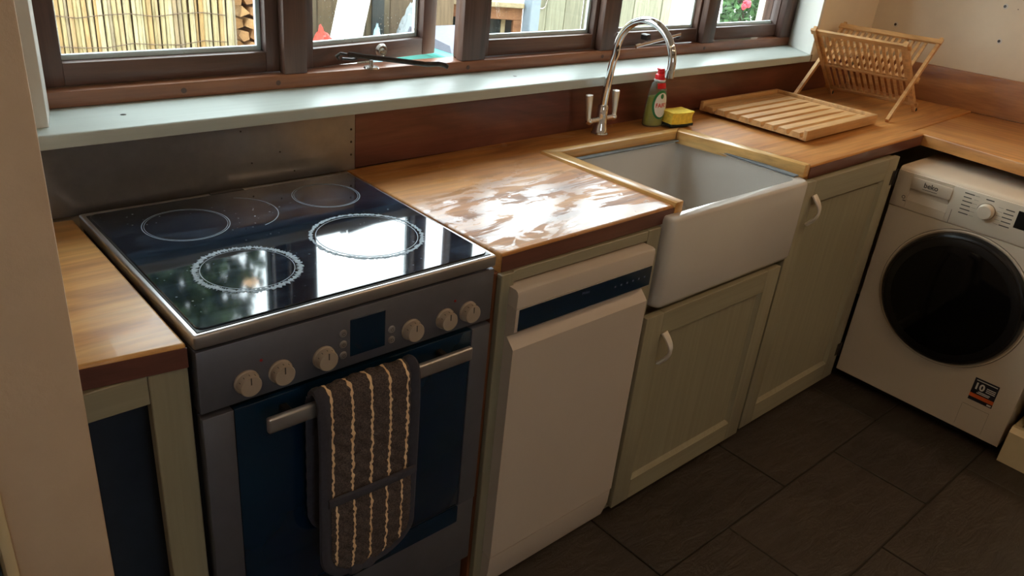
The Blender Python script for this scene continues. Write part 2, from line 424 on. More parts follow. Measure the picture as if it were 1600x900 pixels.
M_beam = wood('planter_timber', lin(110, 70, 46), lin(136, 92, 62), lin(150, 108, 76), 'X', .8, 0, 7, .3)
M_beamp = wood('planter_cap_timber', lin(150, 134, 102), lin(164, 148, 116), lin(172, 158, 128), 'X', .8, 0, 7, .3)
M_post = plain('blue_grey_post', lin(124, 136, 146), .6, .06)
M_siding = plain('white_siding', lin(238, 240, 238), .6, .02)
M_teal = plain('teal_plastic', lin(62, 140, 132), .5, .06)
M_lid = plain('grey_lid', lin(88, 90, 100), .6, .08, 60)
M_redbag = plain('red_sack_plastic', lin(196, 64, 50), .5, .12, 40)
M_pblue = plain('pale_blue_plastic', lin(170, 206, 222), .4, .1)
M_pblue2 = plain('blue_plastic', lin(40, 120, 190), .4, .1)
M_leaf = rnd_mat('leaf_green', [(0, lin(52, 92, 44)), (1, lin(104, 140, 70))], .6, (8, 8, 8))
M_leafd = rnd_mat('leaf_dark', [(0, lin(40, 62, 34)), (1, lin(70, 92, 48))], .7, (4, 4, 4))
M_flower = plain('red_petal', lin(220, 40, 60), .5)
M_bark = plain('bark', lin(80, 62, 48), .9, .2, 20, bump=.5)
M_ground = plain('garden_paving', lin(150, 145, 135), .9, .08, 8, bump=.2)
M_wire = plain('rusty_wire', lin(96, 76, 60), .7)
M_brick = plain('outside_render', lin(200, 190, 175), .9, .06)

# ------------------------------------------------------------------ room shell
FZ = -0.02
fl = put('floor', B().box((-2.5, -3.2, FZ-.08), (3.7, .95, FZ-.006)), M_tilegrout, kind='structure', base=(0, 0, FZ))
tw, th = .611, .314
k = 0
for row in range(-1, 10):
    y1 = .044 - row*th; y0 = y1 - th
    off = {1: 1.365, 0: 1.065, 2: 1.673, 3: 1.98}.get(row, 1.365 + .305*(row % 2))
    off = 1.365 + ((row-1) * .306) % tw
    x = off - tw*7
    while x < 3.6:
        if x + tw > -2.4 and y0 < .6 and y1 > -3.1:
            g = .0019; dz = random.uniform(-.0012, .0012)
            b = B().box((x+g, max(y0, -3.15)+g, FZ-.012), (min(x+tw, 3.6)-g, y1-g, FZ-.0012+dz), .0022)
            put('tile', b, M_slate, fl); k += 1
        x += tw
put('ceiling', B().box((-2.5, -3.2, CEIL), (3.7, .95, CEIL+.08)), M_ceil, kind='structure')
wb = thing('wall_back', (.6, -3.25, FZ), kind='structure')          # behind the camera, with an added, unseen fill window in it
BWX0, BWX1, BWZ0, BWZ1 = -1.0, -.42, 1.15, 1.80
for q0, q1, h0, h1 in ((-2.5, BWX0, FZ-.08, CEIL), (BWX1, 3.7, FZ-.08, CEIL), (BWX0, BWX1, FZ-.08, BWZ0), (BWX0, BWX1, BWZ1, CEIL)):
    put('wall_section', B().box((q0, -3.3, h0), (q1, -3.2, h1)), M_wallr, wb)
w2 = thing('fill_window', ((BWX0+BWX1)/2, -3.25, BWZ0), kind='structure')  # unseen window, added to throw cool daylight on the appliance fronts
for q0, q1, h0, h1 in ((BWX0, BWX0+.05, BWZ0, BWZ1), (BWX1-.05, BWX1, BWZ0, BWZ1), (BWX0+.05, BWX1-.05, BWZ0, BWZ0+.05), (BWX0+.05, BWX1-.05, BWZ1-.05, BWZ1), (-.69, -.66, BWZ0+.05, BWZ1-.05)):
    put('frame_bar', B().box((q0, -3.29, h0), (q1, -3.22, h1), .003), M_white, w2)
put('wall_west', B().box((-2.6, -3.3, FZ-.08), (-2.5, .95, CEIL)), M_wallr, kind='structure')
# right wall leans outwards a little towards the viewer
rwx = lambda y: 3.272 - .11*y
wr = put('wall_right', B().prism([(rwx(.7)+.02, .7), (rwx(-3.25)+.02, -3.25), (4.0, -3.25), (4.0, .95), (rwx(.7)+.02, .95)], FZ-.05, CEIL), M_wallr, kind='structure')
for (yy, zz, rr) in ((.486, 1.197, .0055), (.103, 1.329, .0055), (.082, 1.2, .0055), (.055, 1.325, .002)):
    xx = rwx(yy)+.02
    put('screw_hole', B().lathe([(rr, .0012), (rr*.6, .0010), (.0001, .0008)], (xx, yy, zz), '-X', 14), M_dkmetal, wr, label='dark screw hole in the plaster')
    if rr > .003: put('hole_rim', B().lathe([(rr*2.1, 0), (rr*1.5, .0006), (rr, .0008)], (xx, yy, zz), '-X', 14), M_white, wr)
# window wall: below, left, right (boxed out flush with the sill), head
ww = thing('wall_window', (1.3, .62, 0), kind='structure')
put('lower_wall', B().box((-2.6, .021, FZ-.05), (3.6, .34, 1.047)), M_wallr, ww, WM)
put('head_wall', B().box((-.2, .02, 2.06), (3.0, .34, CEIL)), M_wallr, ww, WM)
put('left_wall', B().prism([(-2.6, .581), (-.074, .581), (-.074, .752), (-.02, .752), (-.02, .92), (-2.6, .92)], 1.0485, CEIL), M_wallr, ww)
put('right_wall', B().prism([(2.762, .5735), (3.4, .583), (3.4, .95), (2.894, .95), (2.894, .764)], 1.0485, CEIL, .004, 2), M_wallr, ww)
put('reveal_board', B().prism([(2.743, .5725), (2.7615, .5725), (2.893, .7625), (2.875, .7625)], 1.0765, 2.06), M_white, ww, label='white painted slanted window reveal')
# pier in the left foreground, its corner strip and the dark doorway beyond
put('wall_left', B().box((-.281, -.03, FZ), (-.160, .59, CEIL), .004, 2), M_pier, kind='structure')
put('trim_1', B().box((-.297, -.052, FZ), (-.2815, .02, CEIL), .004, 2), M_cream, kind='structure', label='rounded pale timber strip down the corner of the pier')
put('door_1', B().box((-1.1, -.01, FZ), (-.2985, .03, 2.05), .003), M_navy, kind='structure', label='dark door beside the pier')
put('wall_beside_door', B().box((-2.5, .031, FZ), (-.2815, .12, CEIL)), M_wallr, kind='structure')
# white post at the left of the window and the sill
put('trim_2', B().prism([(-.0735, .582), (-.016, .584), (.0148, .702), (-.0735, .702)], 1.0762, 2.06, .003, 2), M_white, kind='structure', label='white painted upright board at the left of the window')
sill = put('trim_3', B().prism([(-.158, .5305), (2.756, .574), (2.882, .751), (2.882, .80), (-.158, .757)], 1.0490, 1.0756, .006, 3), M_sill, kind='structure', label='white painted window sill board')
for (sx_, sy_) in ((.129, .623), (1.215, .648)):
    put('sunken_screw', B().lathe([(.0001, .0006), (.004, .0006), (.006, .0002)], (sx_, sy_, 1.0758), 'Z', 12), M_dkmetal, sill)

# ------------------------------------------------------------------ window
win = thing('window_1', (1.38, .66, 1.09), 'dark timber casement window of five lights above the sill', kind='structure')
FV = .085; SV = .113; GV = .131; OV = .165; TOPZ = 2.06
def wbox(name, u0, u1, v0, v1, z0, z1, mat, par, bev=.0025):
    return put(name, B().box((u0, v0, z0), (u1, v1, z1), bev, 2), mat, par, WW)
rail = wbox('bottom_rail', -.045, 2.80, FV, .15, 1.0895, 1.122, M_rail, win, .003)
for px in (.27, .49, 1.06, 1.62, 2.18):
    put('peg', B().lathe([(.006, 0), (.006, .0006), (.0001, .0008)], (px, FV, 1.105), '-Y', 12), M_dkwood, rail, WW)
wbox('head_rail', -.045, 2.80, FV, OV+.02, 2.02, 2.058, M_rail, win)
wbox('jamb', -.045, -0.0010, FV, OV+.02, 1.122, 2.02, M_dkwoodz, win)
wbox('jamb', 2.6984, 2.80, FV, OV+.02, 1.122, 2.02, M_dkwoodz, win)
MU = [(0.5072, 0.5668), (1.036, 1.1213), (1.6051, 1.6811), (2.1594, 2.2331)]  # mullion, jamb and glass edges come from image pixels cast along camera rays
RB = .016
for a, b in MU: put('mullion', B().box((a, FV, 1.122), (b, SV-.001, 2.02), .004, 2).box((a+RB, SV-.002, 1.122), (b-RB, .145, 2.02), .002), M_dkwoodz, win, WW)
lights = [(-0.0010, MU[0][0]), (MU[0][1], MU[1][0]), (MU[1][1], MU[2][0]), (MU[2][1], MU[3][0]), (MU[3][1], 2.6984)]
def sash(u0, u1, g1, glass=M_pane, hinge=None):
    """one sash; built shut, then swung about its hinge edge"""
    Mx = WW
    if hinge is not None:
        ang, sag = hinge; px = Vector((u0, SV+.02, 1.124))
        Mx = WW @ Matrix.Translation(px) @ Matrix.Rotation(ang, 4, 'Z') @ Matrix.Rotation(sag, 4, 'Y') @ Matrix.Translation(-px)
    z0, z1 = 1.124, 2.018; sw = .048; br = .046; bk = SV+.034
    g0 = u0+sw
    b = B()
    b.box((g0-.001, SV+.0006, z0), (g1+.001, bk-.0006, z0+br), .003, 2)
    s_ = put('sash', b, M_dkwood, win, Mx)
    put('sash_stile', B().box((u0, SV, z0), (g0, bk, z1), .003, 2), M_dkwoodz, s_, Mx)
    put('sash_stile', B().box((g1, SV, z0), (u1, bk, z1), .003, 2), M_dkwoodz, s_, Mx)
    put('sash_top_rail', B().box((g0-.001, SV+.0006, z1-.044), (g1+.001, bk-.0006, z1), .003, 2), M_dkwood, s_, Mx)
    q0, q1 = z0+br, z1-.044
    put('pane', B().box((g0-.004, GV, q0-.004), (g1+.004, GV+.004, q1+.004)), glass, s_, Mx, smooth=False)
    p = B(); e = .011
    for x0, x1, y0, y1 in ((g0, g1, q0, q0+e), (g0, g0+e*.6, q0, q1), (g1-e, g1, q0, q1), (g0, g1, q1-e, q1)):
        p.box((x0, GV+.005, y0), (x1, bk-.001, y1), .001)
    put('putty_bead', p, M_bead, s_, Mx)
    return s_, Mx
S = []
GR = [0.4766, None, 1.5914, 2.1515, 2.7084]
for i, (a, b) in enumerate(lights):
    g = .002; a2, b2 = (a if i == 0 else a-RB)+g, (b if i == 4 else b+RB)-g
    if i == 1: S.append(sash(a2, b2-.004, b2-.058, M_pane_d, (math.radians(11.5), math.radians(.5))))
    else: S.append(sash(a2, b2, GR[i]))
def bar(path, wdt, hgt):
    return B().tube(path, 1.0, 8, sc=(wdt/2, hgt/2))
# casement stay of the open light: bar, tail, bracket, pin and catch
s1 = S[1][0]
st_ = put('casement_stay', bar([(.664, .647, 1.165), (.70, .645, 1.159), (.80, .641, 1.144), (.885, .636, 1.131), (.905, .634, 1.130), (.925, .633, 1.130), (.945, .632, 1.126), (.955, .631, 1.120)], .006, .013), M_dkmetal, s1, WT, label='dark metal casement stay with a curled end')
put('stay_bracket', B().tube([(.650, .67, 1.150), (.642, .664, 1.158), (.648, .655, 1.166), (.66, .648, 1.164)], .004, 8).tube([(.66, .67, 1.15), (.685, .668, 1.147), (.70, .668, 1.149)], .0035, 8), M_dkmetal, s1, WT)
pin = B().lathe([(.0001, .004), (.018, .004), (.020, 0)], (.745, .672, 1.122), 'Z', 16).cyl((.745, .672, 1.124), (.745, .672, 1.142), .0055, .0045, 12)
put('stay_pin', pin, M_zinc, win, WT)
put('catch_plate', B().lathe([(.0001, .003), (.007, .004), (.010, .008), (.013, .008), (.0175, 0)], (.806, .7215, 1.1535), '-Y', 20), M_zinc, s1, WT)
s3 = S[3][0]
put('casement_stay', bar([(1.742, .652, 1.136), (1.75, .651, 1.139), (1.775, .652, 1.1415), (1.80, .653, 1.144), (1.90, .657, 1.156), (1.978, .66, 1.166)], .009, .014), M_chrome, s3, WT, label='chrome casement stay lying along the rail')
put('stay_bracket', B().sphere((1.985, .672, 1.155), .008).box((1.815, .668, 1.148), (1.835, .70, 1.168), .003), M_dkmetal, s3, WT)

# ------------------------------------------------------------------ worktops, upstands, edging
tilt = lambda x, y: .0080*max(0.0, x-.62)
wt = thing('worktop', (-.08, .28, .858), 'short piece of wooden worktop between the beige pier and the cooker', 'worktop')
put('board', B().prism([(-.160, .012), (-.008, -.008), (-.008, .553), (-.160, .5665)], .858, .8999, .005, 3), M_topl, wt)
put('front_shade_strip', B().prism([(-.160, .0102), (-.0085, -.0098), (-.0085, -.0075), (-.160, .0125)], .859, .8935), M_topshade, wt)  # thin strip carrying the shaded front-edge colour
wt2 = thing('worktop', (1.7, .3, .858), 'long wet wooden worktop between the cooker and the right wall, cut out round the sink', 'worktop')
yb = lambda x: WY + WA*x*.86 + .004
poly = [(.629, .002), (1.190, .004), (1.171, .463), (1.786, .452), (1.845, .010), (2.640, .014), (2.640, .055), (3.262, .085), (3.20, yb(3.2)), (.62, yb(.62))]
put('board', B().prism(poly, .858, .8999, .005, 3, zf=tilt), M_top, wt2)
put('front_shade_strip', B().prism([(.631, .0002), (1.19, .0022), (1.19, .004), (.631, .002)], .859, .8935, zf=tilt), M_topshade, wt2)
put('front_shade_strip', B().prism([(1.847, .0082), (2.638, .0122), (2.638, .014), (1.847, .010)], .859, .8935, zf=tilt), M_topshade, wt2)
wt3 = thing('worktop', (2.95, -.6, .874), 'wooden worktop along the right wall above the washing machine', 'worktop')
put('board', B().prism([(2.640, .0535), (2.585, -.45), (2.47, -1.5), (3.42, -1.5), (3.262, .0835)], .8745, .9155, .005, 3), M_topr, wt3)
up = put('upstand', B().box((.643, 0, .9008), (3.22, .020, 1.0480), .002, 1).bm, M_upst, None, WM @ Matrix.Rotation(0, 4, 'X'), 'reddish varnished wooden upstand under the window sill', 'upstand')
up2 = put('upstand', B().prism([(rwx(.60)-.002, .60), (rwx(-.6)-.002, -.6), (rwx(-1.5)-.002, -1.5), (rwx(-1.5)+.019, -1.5), (rwx(.60)+.019, .60)], .917, 1.067, .003, 2), M_upstr, None, None, 'golden wooden upstand along the right wall behind the dish rack', 'upstand')
sp_ = thing('steel_splashback', (.24, .56, .905), 'brushed steel splashback panel on the wall behind the cooker', 'splashback')
put('panel', B().box((-.158, -.006, .9005), (.640, -.0005, 1.0480), .001), M_steel, sp_, WM)
for (a, z) in ((.629, 1.003), (.629, .972), (.629, .940), (.35, 1.03), (.372, .955), (.441, .972), (.476, .922)):
    r = .003 if a > .6 else .002
    put('screw', B().lathe([(r, 0), (r*.8, .0012), (.0001, .0016)], (a, -.006, z), '-Y', 12), M_dkmetal, sp_, WM)
ed = thing('sink_edging', (1.5, .3, .86), 'pale oak edging strips framing the sink cut-out', 'edging')
put('strip', B().prism([(1.191, .000), (1.222, .001), (1.2205, .437), (1.172, .468), (1.1715, .4635)], .868, .9068, .004, 2, zf=tilt), M_edgingy, ed)
put('strip', B().prism([(1.2212, .4355), (1.735, .426), (1.784, .4525), (1.1725, .468)], .868, .9068, .004, 2, zf=tilt), M_edging, ed)
put('strip', B().prism([(1.812, .008), (1.8445, .0095), (1.786, .4515), (1.736, .4255)], .868, .9068, .004, 2, zf=tilt), M_edgingy, ed)

# ------------------------------------------------------------------ left open unit
lu = thing('open_cabinet', (-.08, .28, FZ), 'grey painted open cabinet frame under the short worktop beside the cooker', 'cabinet')
put('rail', B().box((-.159, .002, .806), (-.066, .022, .857), .0015), M_olivex, lu)
put('stile', B().box((-.0655, .000, FZ), (-.0065, .022, .857), .0015), M_olive, lu)
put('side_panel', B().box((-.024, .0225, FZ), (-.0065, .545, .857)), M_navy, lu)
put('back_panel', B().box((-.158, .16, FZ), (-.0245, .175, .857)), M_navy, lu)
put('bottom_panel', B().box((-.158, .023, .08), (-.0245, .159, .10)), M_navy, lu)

# ------------------------------------------------------------------ cooker
ck = thing('cooker', (.3, .26, FZ), 'freestanding steel electric cooker with black ceramic hob between the worktops', 'cooker')
YF = -.013
put('body', B().box((.004, YF+.022, .0), (.598, .54, .884)), M_steel2, ck)
hf = put('hob_frame', B().box((.000, -.0155, .8865), (.601, .545, .9115), .0045, 3), M_steelbar, ck)
put('frame_gasket', B().box((.009, -.008, .9105), (.592, .526, .9128), .001), M_blackpl, hf)
put('vent_slot', B().box((.258, .5275, .9105), (.332, .5415, .9138), .001), M_blackpl, hf)
def rrect(x0, x1, y0, y1, r, n=6):
    P = []
    for cx, cy, a in ((x1-r, y1-r, 0), (x0+r, y1-r, 90), (x0+r, y0+r, 180), (x1-r, y0+r, 270)):
        for i in range(n+1):
            t_ = math.radians(a+90*i/n); P.append((cx+r*math.cos(t_), cy+r*math.sin(t_)))
    return P
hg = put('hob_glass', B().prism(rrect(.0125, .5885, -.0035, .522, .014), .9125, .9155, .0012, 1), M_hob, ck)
ZT = .9156
zones = [(.152, .393, .080, .0018, 0), (.252, .405, .088, .0014, 1), (.468, .414, .073, .0018, 0), (.428, .182, .100, .0014, 2), (.167, .156, .080, .0014, 2)]
for cx, cy, r, wd_, kd in zones:
    if kd == 1: put('zone_line', B().lathe([(r-.001, 0), (r-.001, .0003), (r+.001, .0003), (r+.001, 0)], (cx, cy, ZT), 'Z', 40, 1, -1.25, 1.15), M_zone, hg)
    else:
        put('zone_line', B().ring((cx, cy, ZT), r, wd_, .0003, 64), M_zone, hg)
        if kd == 0: put('zone_line', B().ring((cx, cy, ZT), r-.004, .001, .0003, 64), M_zone, hg)
put('burnt_ring', B().ring((.428, .182, ZT), .109, .0065, .0005, 260, rag=.8), M_crust, hg, label='whitish burnt-on ring')
put('burnt_ring', B().ring((.167, .156, ZT), .089, .009, .0005, 260, rag=.8), M_crust, hg, label='whitish burnt-on ring')
cpn = put('control_panel', B().box((.002, YF, .767), (.600, YF+.03, .8815), .002, 2), M_steel2, ck)
KZ = .803
kn0 = None
for i, kx in enumerate((.079, .138, .219, .402, .481, .538)):
    b = B().lathe([(.0215, 0), (.0215, .003), (.0195, .005), (.0188, .017), (.0174, .0192), (.0001, .0196)], (kx, YF, KZ), '-Y', 28)
    o = put('knob', b, M_knob, ck)
    put('pointer', B().box((kx-.0009, YF-.0202, KZ+.004), (kx+.0009, YF-.0192, KZ+.0165)), M_ink, o)
    c_ = B()
    for a in range(-60, 61, 30):
        t_ = math.radians(a); c_.box((-.0005, YF-.0150, .0176), (.0005, YF-.0110, .0194), 0, 1, Matrix.Translation((kx, 0, KZ)) @ Matrix.Rotation(t_, 4, 'Y'))
    put('tick_marks', c_, M_ink, o, kind='stuff')
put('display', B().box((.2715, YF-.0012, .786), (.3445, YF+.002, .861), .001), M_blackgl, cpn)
for bx, bz in ((.2575, .838), (.2575, .816), (.2575, .794), (.3585, .816), (.3585, .794)):
    o = put('button', B().lathe([(.0075, 0), (.0075, .0008), (.0064, .0012), (.0062, .0028), (.0001, .0032)], (bx, YF, bz), '-Y', 18), M_steelbar, ck)
    put('button_symbol', B().ring((bx, YF-.0031, bz), .0026, .0007, .0003, 14, '-Y'), M_ink, o)
for ix in (.106, .5045):
    put('indicator_light', B().lathe([(.0028, 0), (.0024, .001), (.0001, .0014)], (ix, YF, .8345), '-Y', 12), M_indic, ck)
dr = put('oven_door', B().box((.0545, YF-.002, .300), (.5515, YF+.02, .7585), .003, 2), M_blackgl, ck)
put('door_edge', B().box((.002, YF-.003, .298), (.0540, YF+.02, .7585), .0025, 2), M_steel2, dr)
put('door_edge', B().box((.5520, YF-.003, .298), (.600, YF+.02, .7585), .0025, 2), M_steel2, dr)
hd = put('door_handle', B().box((.090, -.0645, .7225), (.517, -.0525, .7520), .004, 3), M_steelbar, dr, label='flat steel bar handle')
for hx in (.132, .462): put('handle_mount', B().box((hx, -.053, .7265), (hx+.014, -.0145, .7385), .002), M_dkmetal, dr)
dw_ = put('drawer', B().box((.002, YF, .112), (.600, YF+.02, .2955), .002, 2), M_steel2, ck)
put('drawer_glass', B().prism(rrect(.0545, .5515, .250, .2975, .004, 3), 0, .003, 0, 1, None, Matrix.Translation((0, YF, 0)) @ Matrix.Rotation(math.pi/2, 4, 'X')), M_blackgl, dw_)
put('plinth', B().box((.01, .03, FZ), (.592, .05, .110)), M_blackpl, ck)
for fx in (.05, .55):
    for fy in (.09, .5): put('foot', B().cyl((fx, fy, FZ), (fx, fy, .002), .018), M_blackpl, ck)

# ------------------------------------------------------------------ double oven glove over the handle
gv = thing('oven_glove', (.27, -.07, .36), 'charcoal quilted double oven glove with cream stripes hanging over the oven handle', 'oven glove')
def glove_panel(x0, x1, path, th_, u_off=0.0, quilt=.0025, corner=0.05, amp=.0):
    """path: list of (y, z) down the cloth; rounded lower corners; quilted outside; thickness th_ behind"""
    P = [Vector((0, y, z)) for y, z in path]
    L = [0]
    for i in range(1, len(P)): L.append(L[-1] + (P[i]-P[i-1]).length)
    tot = L[-1]; NV = 110; NU = 36
    bm = bmesh.new(); uvl = bm.loops.layers.uv.new('UVMap')
    rows = []; uvs = {}
    for j in range(NV+1):
        d = tot*j/NV
        i = max(q for q in range(len(L)) if L[q] <= d+1e-9); i = min(i, len(P)-2)
        f_ = (d-L[i])/(L[i+1]-L[i]); c0 = P[i].lerp(P[i+1], f_); tn = (P[i+1]-P[i]).normalized()
        nrm = Vector((0, tn.z, -tn.y))       # outward, to the viewer on the front run
        if nrm.y > 0 and i > 4: nrm = -nrm
        rem = tot-d; inset = 0.0
        if rem < corner: inset = corner - math.sqrt(max(0, corner**2-(corner-rem)**2))
        a = x0 + inset*.85; b_ = x1 - inset*1.25
        row = []
        for k_ in range(NU+1):
            u_ = k_/NU; x = a + (b_-a)*u_
            q = abs(math.sin((x*1.0+d)*math.pi/.032)) * abs(math.sin((x*1.0-d)*math.pi/.032))
            edge = min(u_, 1-u_)*NU
            bulge = quilt*(q**.5) if edge > .5 else 0
            v_ = bm.verts.new(Vector((x + amp*math.sin(d*14)*.5, c0.y, c0.z)) + nrm*(bulge + .004*math.sin(u_*math.pi)))
            uvs[v_] = ((x-x0)/(x1-x0)+u_off, d/.2); row.append(v_)
        rows.append(row)
    for j in range(NV):
        for k_ in range(NU):
            fc = bm.faces.new((rows[j][k_], rows[j+1][k_], rows[j+1][k_+1], rows[j][k_+1]))
            for lp in fc.loops: lp[uvl].uv = uvs[lp.vert]
    edge = [r[0].co.copy() for r in rows], [v_.co.copy() for v_ in rows[-1]], [r[-1].co.copy() for r in rows]
    bmesh.ops.recalc_face_normals(bm, faces=bm.faces[:])
    ex = bmesh.ops.solidify(bm, geom=bm.faces[:], thickness=th_)
    return bm, edge
top_arc = [(-.0585 + .0155*math.cos(a), .7535 + .0165*math.sin(a)) for a in [math.radians(q) for q in range(15, 166, 15)]]
front = top_arc + [(-.0755, .745), (-.0775, .70), (-.0790, .60), (-.0795, .50), (-.0790, .40), (-.0765, .352)]
bm_, ed_ = glove_panel(.176, .371, front, .006, 0, .0048, .065, .002)
gp = put('front_panel', bm_, M_quilt, gv, recalc=True, ang=60)
pk = [(-.0845, .541), (-.0865, .50), (-.0868, .44), (-.085, .39), (-.0815, .358)]
bm_, ed2 = glove_panel(.190, .366, pk, .004, .045, .0044, .062, 0)
put('pocket', bm_, M_quilt, gv, ang=60)
lft, bot, rgt = ed_
put('binding', B().tube([p + Vector((.006, -.001, 0)) for p in lft] + [p + Vector((.0, -.001, .003)) for p in bot[1:]] + [p + Vector((-.005, -.001, 0)) for p in rgt[::-1]], .0105, 10, sc=(1.2, .7)), M_bind, gv, label='dark grey edge binding')
put('pocket_binding', B().tube([(.183 + (.372-.183)*q/20, -.0885 - .002*math.sin(q/20*math.pi), .5445 - .006*q/20) for q in range(21)], .0105, 8, sc=(1.0, .5), up=(0, 1, 0)), M_bind, gv)
back = [(-.0445, .7545), (-.0420, .74), (-.0400, .70), (-.0390, .60), (-.0385, .50), (-.0380, .43)]
bm_, ed3 = glove_panel(.168, .372, back, .005, .02, .002, .07, 0)
put('back_panel', bm_, M_bind, gv, ang=60)

# ------------------------------------------------------------------ dishwasher and its painted surround
fr_ = thing('cabinet_frame', (.88, .28, FZ), 'grey painted cabinet frame around the white dishwasher', 'cabinet')
put('end_panel', B().box((.6175, .006, FZ), (.6375, .55, .8575), .001), M_rawedge, fr_, label='unpainted reddish wooden end panel')
put('stile', B().box((.6245, -.010, FZ), (.6600, .0055, .8575), .0015), M_olive, fr_)
put('stile', B().box((1.094, -.006, FZ), (1.142, .016, .8595), .0015), M_olive, fr_)
put('rail', B().box((.6602, -.005, .832), (1.0938, .014, .8585), .0015), M_olivex, fr_)
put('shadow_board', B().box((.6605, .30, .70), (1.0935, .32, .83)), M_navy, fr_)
dwm = thing('dishwasher', (.868, .25, FZ), 'slim white freestanding dishwasher under the wet worktop', 'dishwasher')
DX0, DX1, DY = .6485, 1.0885, -.038
put('body', B().box((.664, .012, .02), (1.09, .55, .822)), M_enamel, dwm)
# top lid with a sloped grip face
lid = bmesh.new()
prof = [(-.038, .786), (-.0385, .818), (-.036, .8245), (-.030, .828), (.010, .828), (.010, .786)]
def extrude_x(prof, x0, x1):
    bm = bmesh.new()
    a = [bm.verts.new((x0, y, z)) for y, z in prof]; b = [bm.verts.new((x1, y, z)) for y, z in prof]
    bm.faces.new(a); bm.faces.new(b[::-1])
    for i in range(len(prof)): bm.faces.new((a[i], b[i], b[(i+1) % len(prof)], a[(i+1) % len(prof)]))
    bmesh.ops.recalc_face_normals(bm, faces=bm.faces[:]); return bm
put('top_lid', extrude_x(prof, DX0, DX1), M_enamel, dwm)
cs = put('control_strip', extrude_x([(-.0375, .730), (-.0380, .7845), (.010, .7845), (.010, .712), (-.016, .712)], DX0, DX1), M_enamel, dwm)
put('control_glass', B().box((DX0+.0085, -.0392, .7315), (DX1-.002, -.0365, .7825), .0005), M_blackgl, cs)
put('logo', add_text(B(), 'Midea', .010, lambda x, y: Vector((.857+x, -.0394, .777-.006+y))), M_steel2, cs, label='small grey lettering')
ics = B()
for i in range(6): ics.box((.955+i*.021, -.0395, .757), (.960+i*.021, -.0390, .7615))
put('touch_symbols', ics, M_steel2, cs)
put('door_panel', extrude_x([(-.040, .098), (-.040, .688), (-.0355, .6935), (-.017, .7115), (.010, .7115), (.010, .098)], DX0, DX1), M_enamel, dwm)
put('kick_plate', extrude_x([(-.022, FZ+.012), (-.036, .045), (-.038, .0935), (.010, .0935), (.010, FZ+.012)], DX0+.001, DX1-.001), M_enamel, dwm)
for fx in (.69, 1.05):
    for fy in (.04, .5): put('foot', B().cyl((fx, fy, FZ), (fx, fy, .022), .014), M_blackpl, dwm)

# ------------------------------------------------------------------ sink
sk = thing('sink', (1.45, .2, .62), 'white ceramic butler sink with a straight apron front', 'sink')
bm = bmesh.new()
X0, X1, Y0, Y1, Z0, Z1 = 1.152, 1.795, -.030, .452, .635, .866
IN = .026
outer = rrect(X0, X1, Y0, Y1, .022, 5); inner = rrect(X0+IN, X1-IN, Y0+.024, Y1-IN, .03, 5); bott = rrect(X0+IN+.016, X1-IN-.016, Y0+.04, Y1-IN-.016, .04, 5)
RIM = .884
def ring(pts, z): return [bm.verts.new((x, y, z)) for x, y in pts]
def shr(pts, d):
    cx, cy = (X0+X1)/2, (Y0+Y1)/2
    return [(x-math.copysign(d, x-cx), y-math.copysign(d, y-cy)) for x, y in pts]
rs = [ring(shr(outer, .012), Z0), ring(shr(outer, .003), Z0+.004), ring(outer, Z0+.014), ring(outer, RIM-.010), ring(shr(outer, .003), RIM-.002), ring(shr(outer, .008), RIM),
      ring(shr(inner, -.006), RIM), ring(shr(inner, -.001), RIM-.003), ring(inner, RIM-.012), ring(bott, .680), ring(shr(bott, .018), .668)]
for a, b in zip(rs, rs[1:]):
    for i in range(len(a)): bm.faces.new((a[i], a[(i+1) % len(a)], b[(i+1) % len(a)], b[i]))
bm.faces.new(rs[0][::-1]); bm.faces.new(rs[-1])
put('basin', bm, M_ceramic, sk, ang=50)
put('waste', B().lathe([(.0001, .002), (.022, .002), (.026, .005), (.042, .006), (.045, .0)], (1.46, .20, .668), 'Z', 24), M_chrome, sk)
ms = B()
ms.box((1.222, .409, .8845), (1.735, .430, .8895), .002)
put('sealant', ms.box((1.7665, .01, .8845), (1.7915, .42, .8895), .002, 1, None), M_mastic, sk, label='grey sealant bead')

# ------------------------------------------------------------------ sage cupboards
def shaker(parent, x0, x1, y, z0, z1, st=.070, th_=.020, name='door'):
    """frame and recessed panel as one door with its panel as sub-part"""
    a0, a1, c0, c1 = x0+st, x1-st, z0+st, z1-st
    yo, yi = y+.002, y+.012
    d = put(name, B().box((a0+.002, yi-.0005, c0+.002), (a1-.002, y+th_-.001, c1-.002)), M_olive, parent)
    for q0, q1 in ((x0, x0+st), (x1-st, x1)): put('door_stile', B().box((q0, y, z0), (q1, y+th_, z1), .0018, 2), M_olive, d)
    for q0, q1 in ((z1-st, z1), (z0, z0+st)): put('door_rail', B().box((x0+st, y+.0004, q0), (x1-st, y+th_, q1), .0012, 1), M_olivex, d)
    e = .011; mb = B()
    def quad(p): mb.strip(p)
    quad([(a0, yo, c0), (a1, yo, c0), (a1-e, yi, c0+e), (a0+e, yi, c0+e)]); quad([(a0, yo, c1), (a0+e, yi, c1-e), (a1-e, yi, c1-e), (a1, yo, c1)])
    quad([(a0, yo, c0), (a0+e, yi, c0+e), (a0+e, yi, c1-e), (a0, yo, c1)]); quad([(a1, yo, c0), (a1, yo, c1), (a1-e, yi, c1-e), (a1-e, yi, c0+e)])
    put('panel_moulding', mb, M_olive, d, smooth=False)
    return d
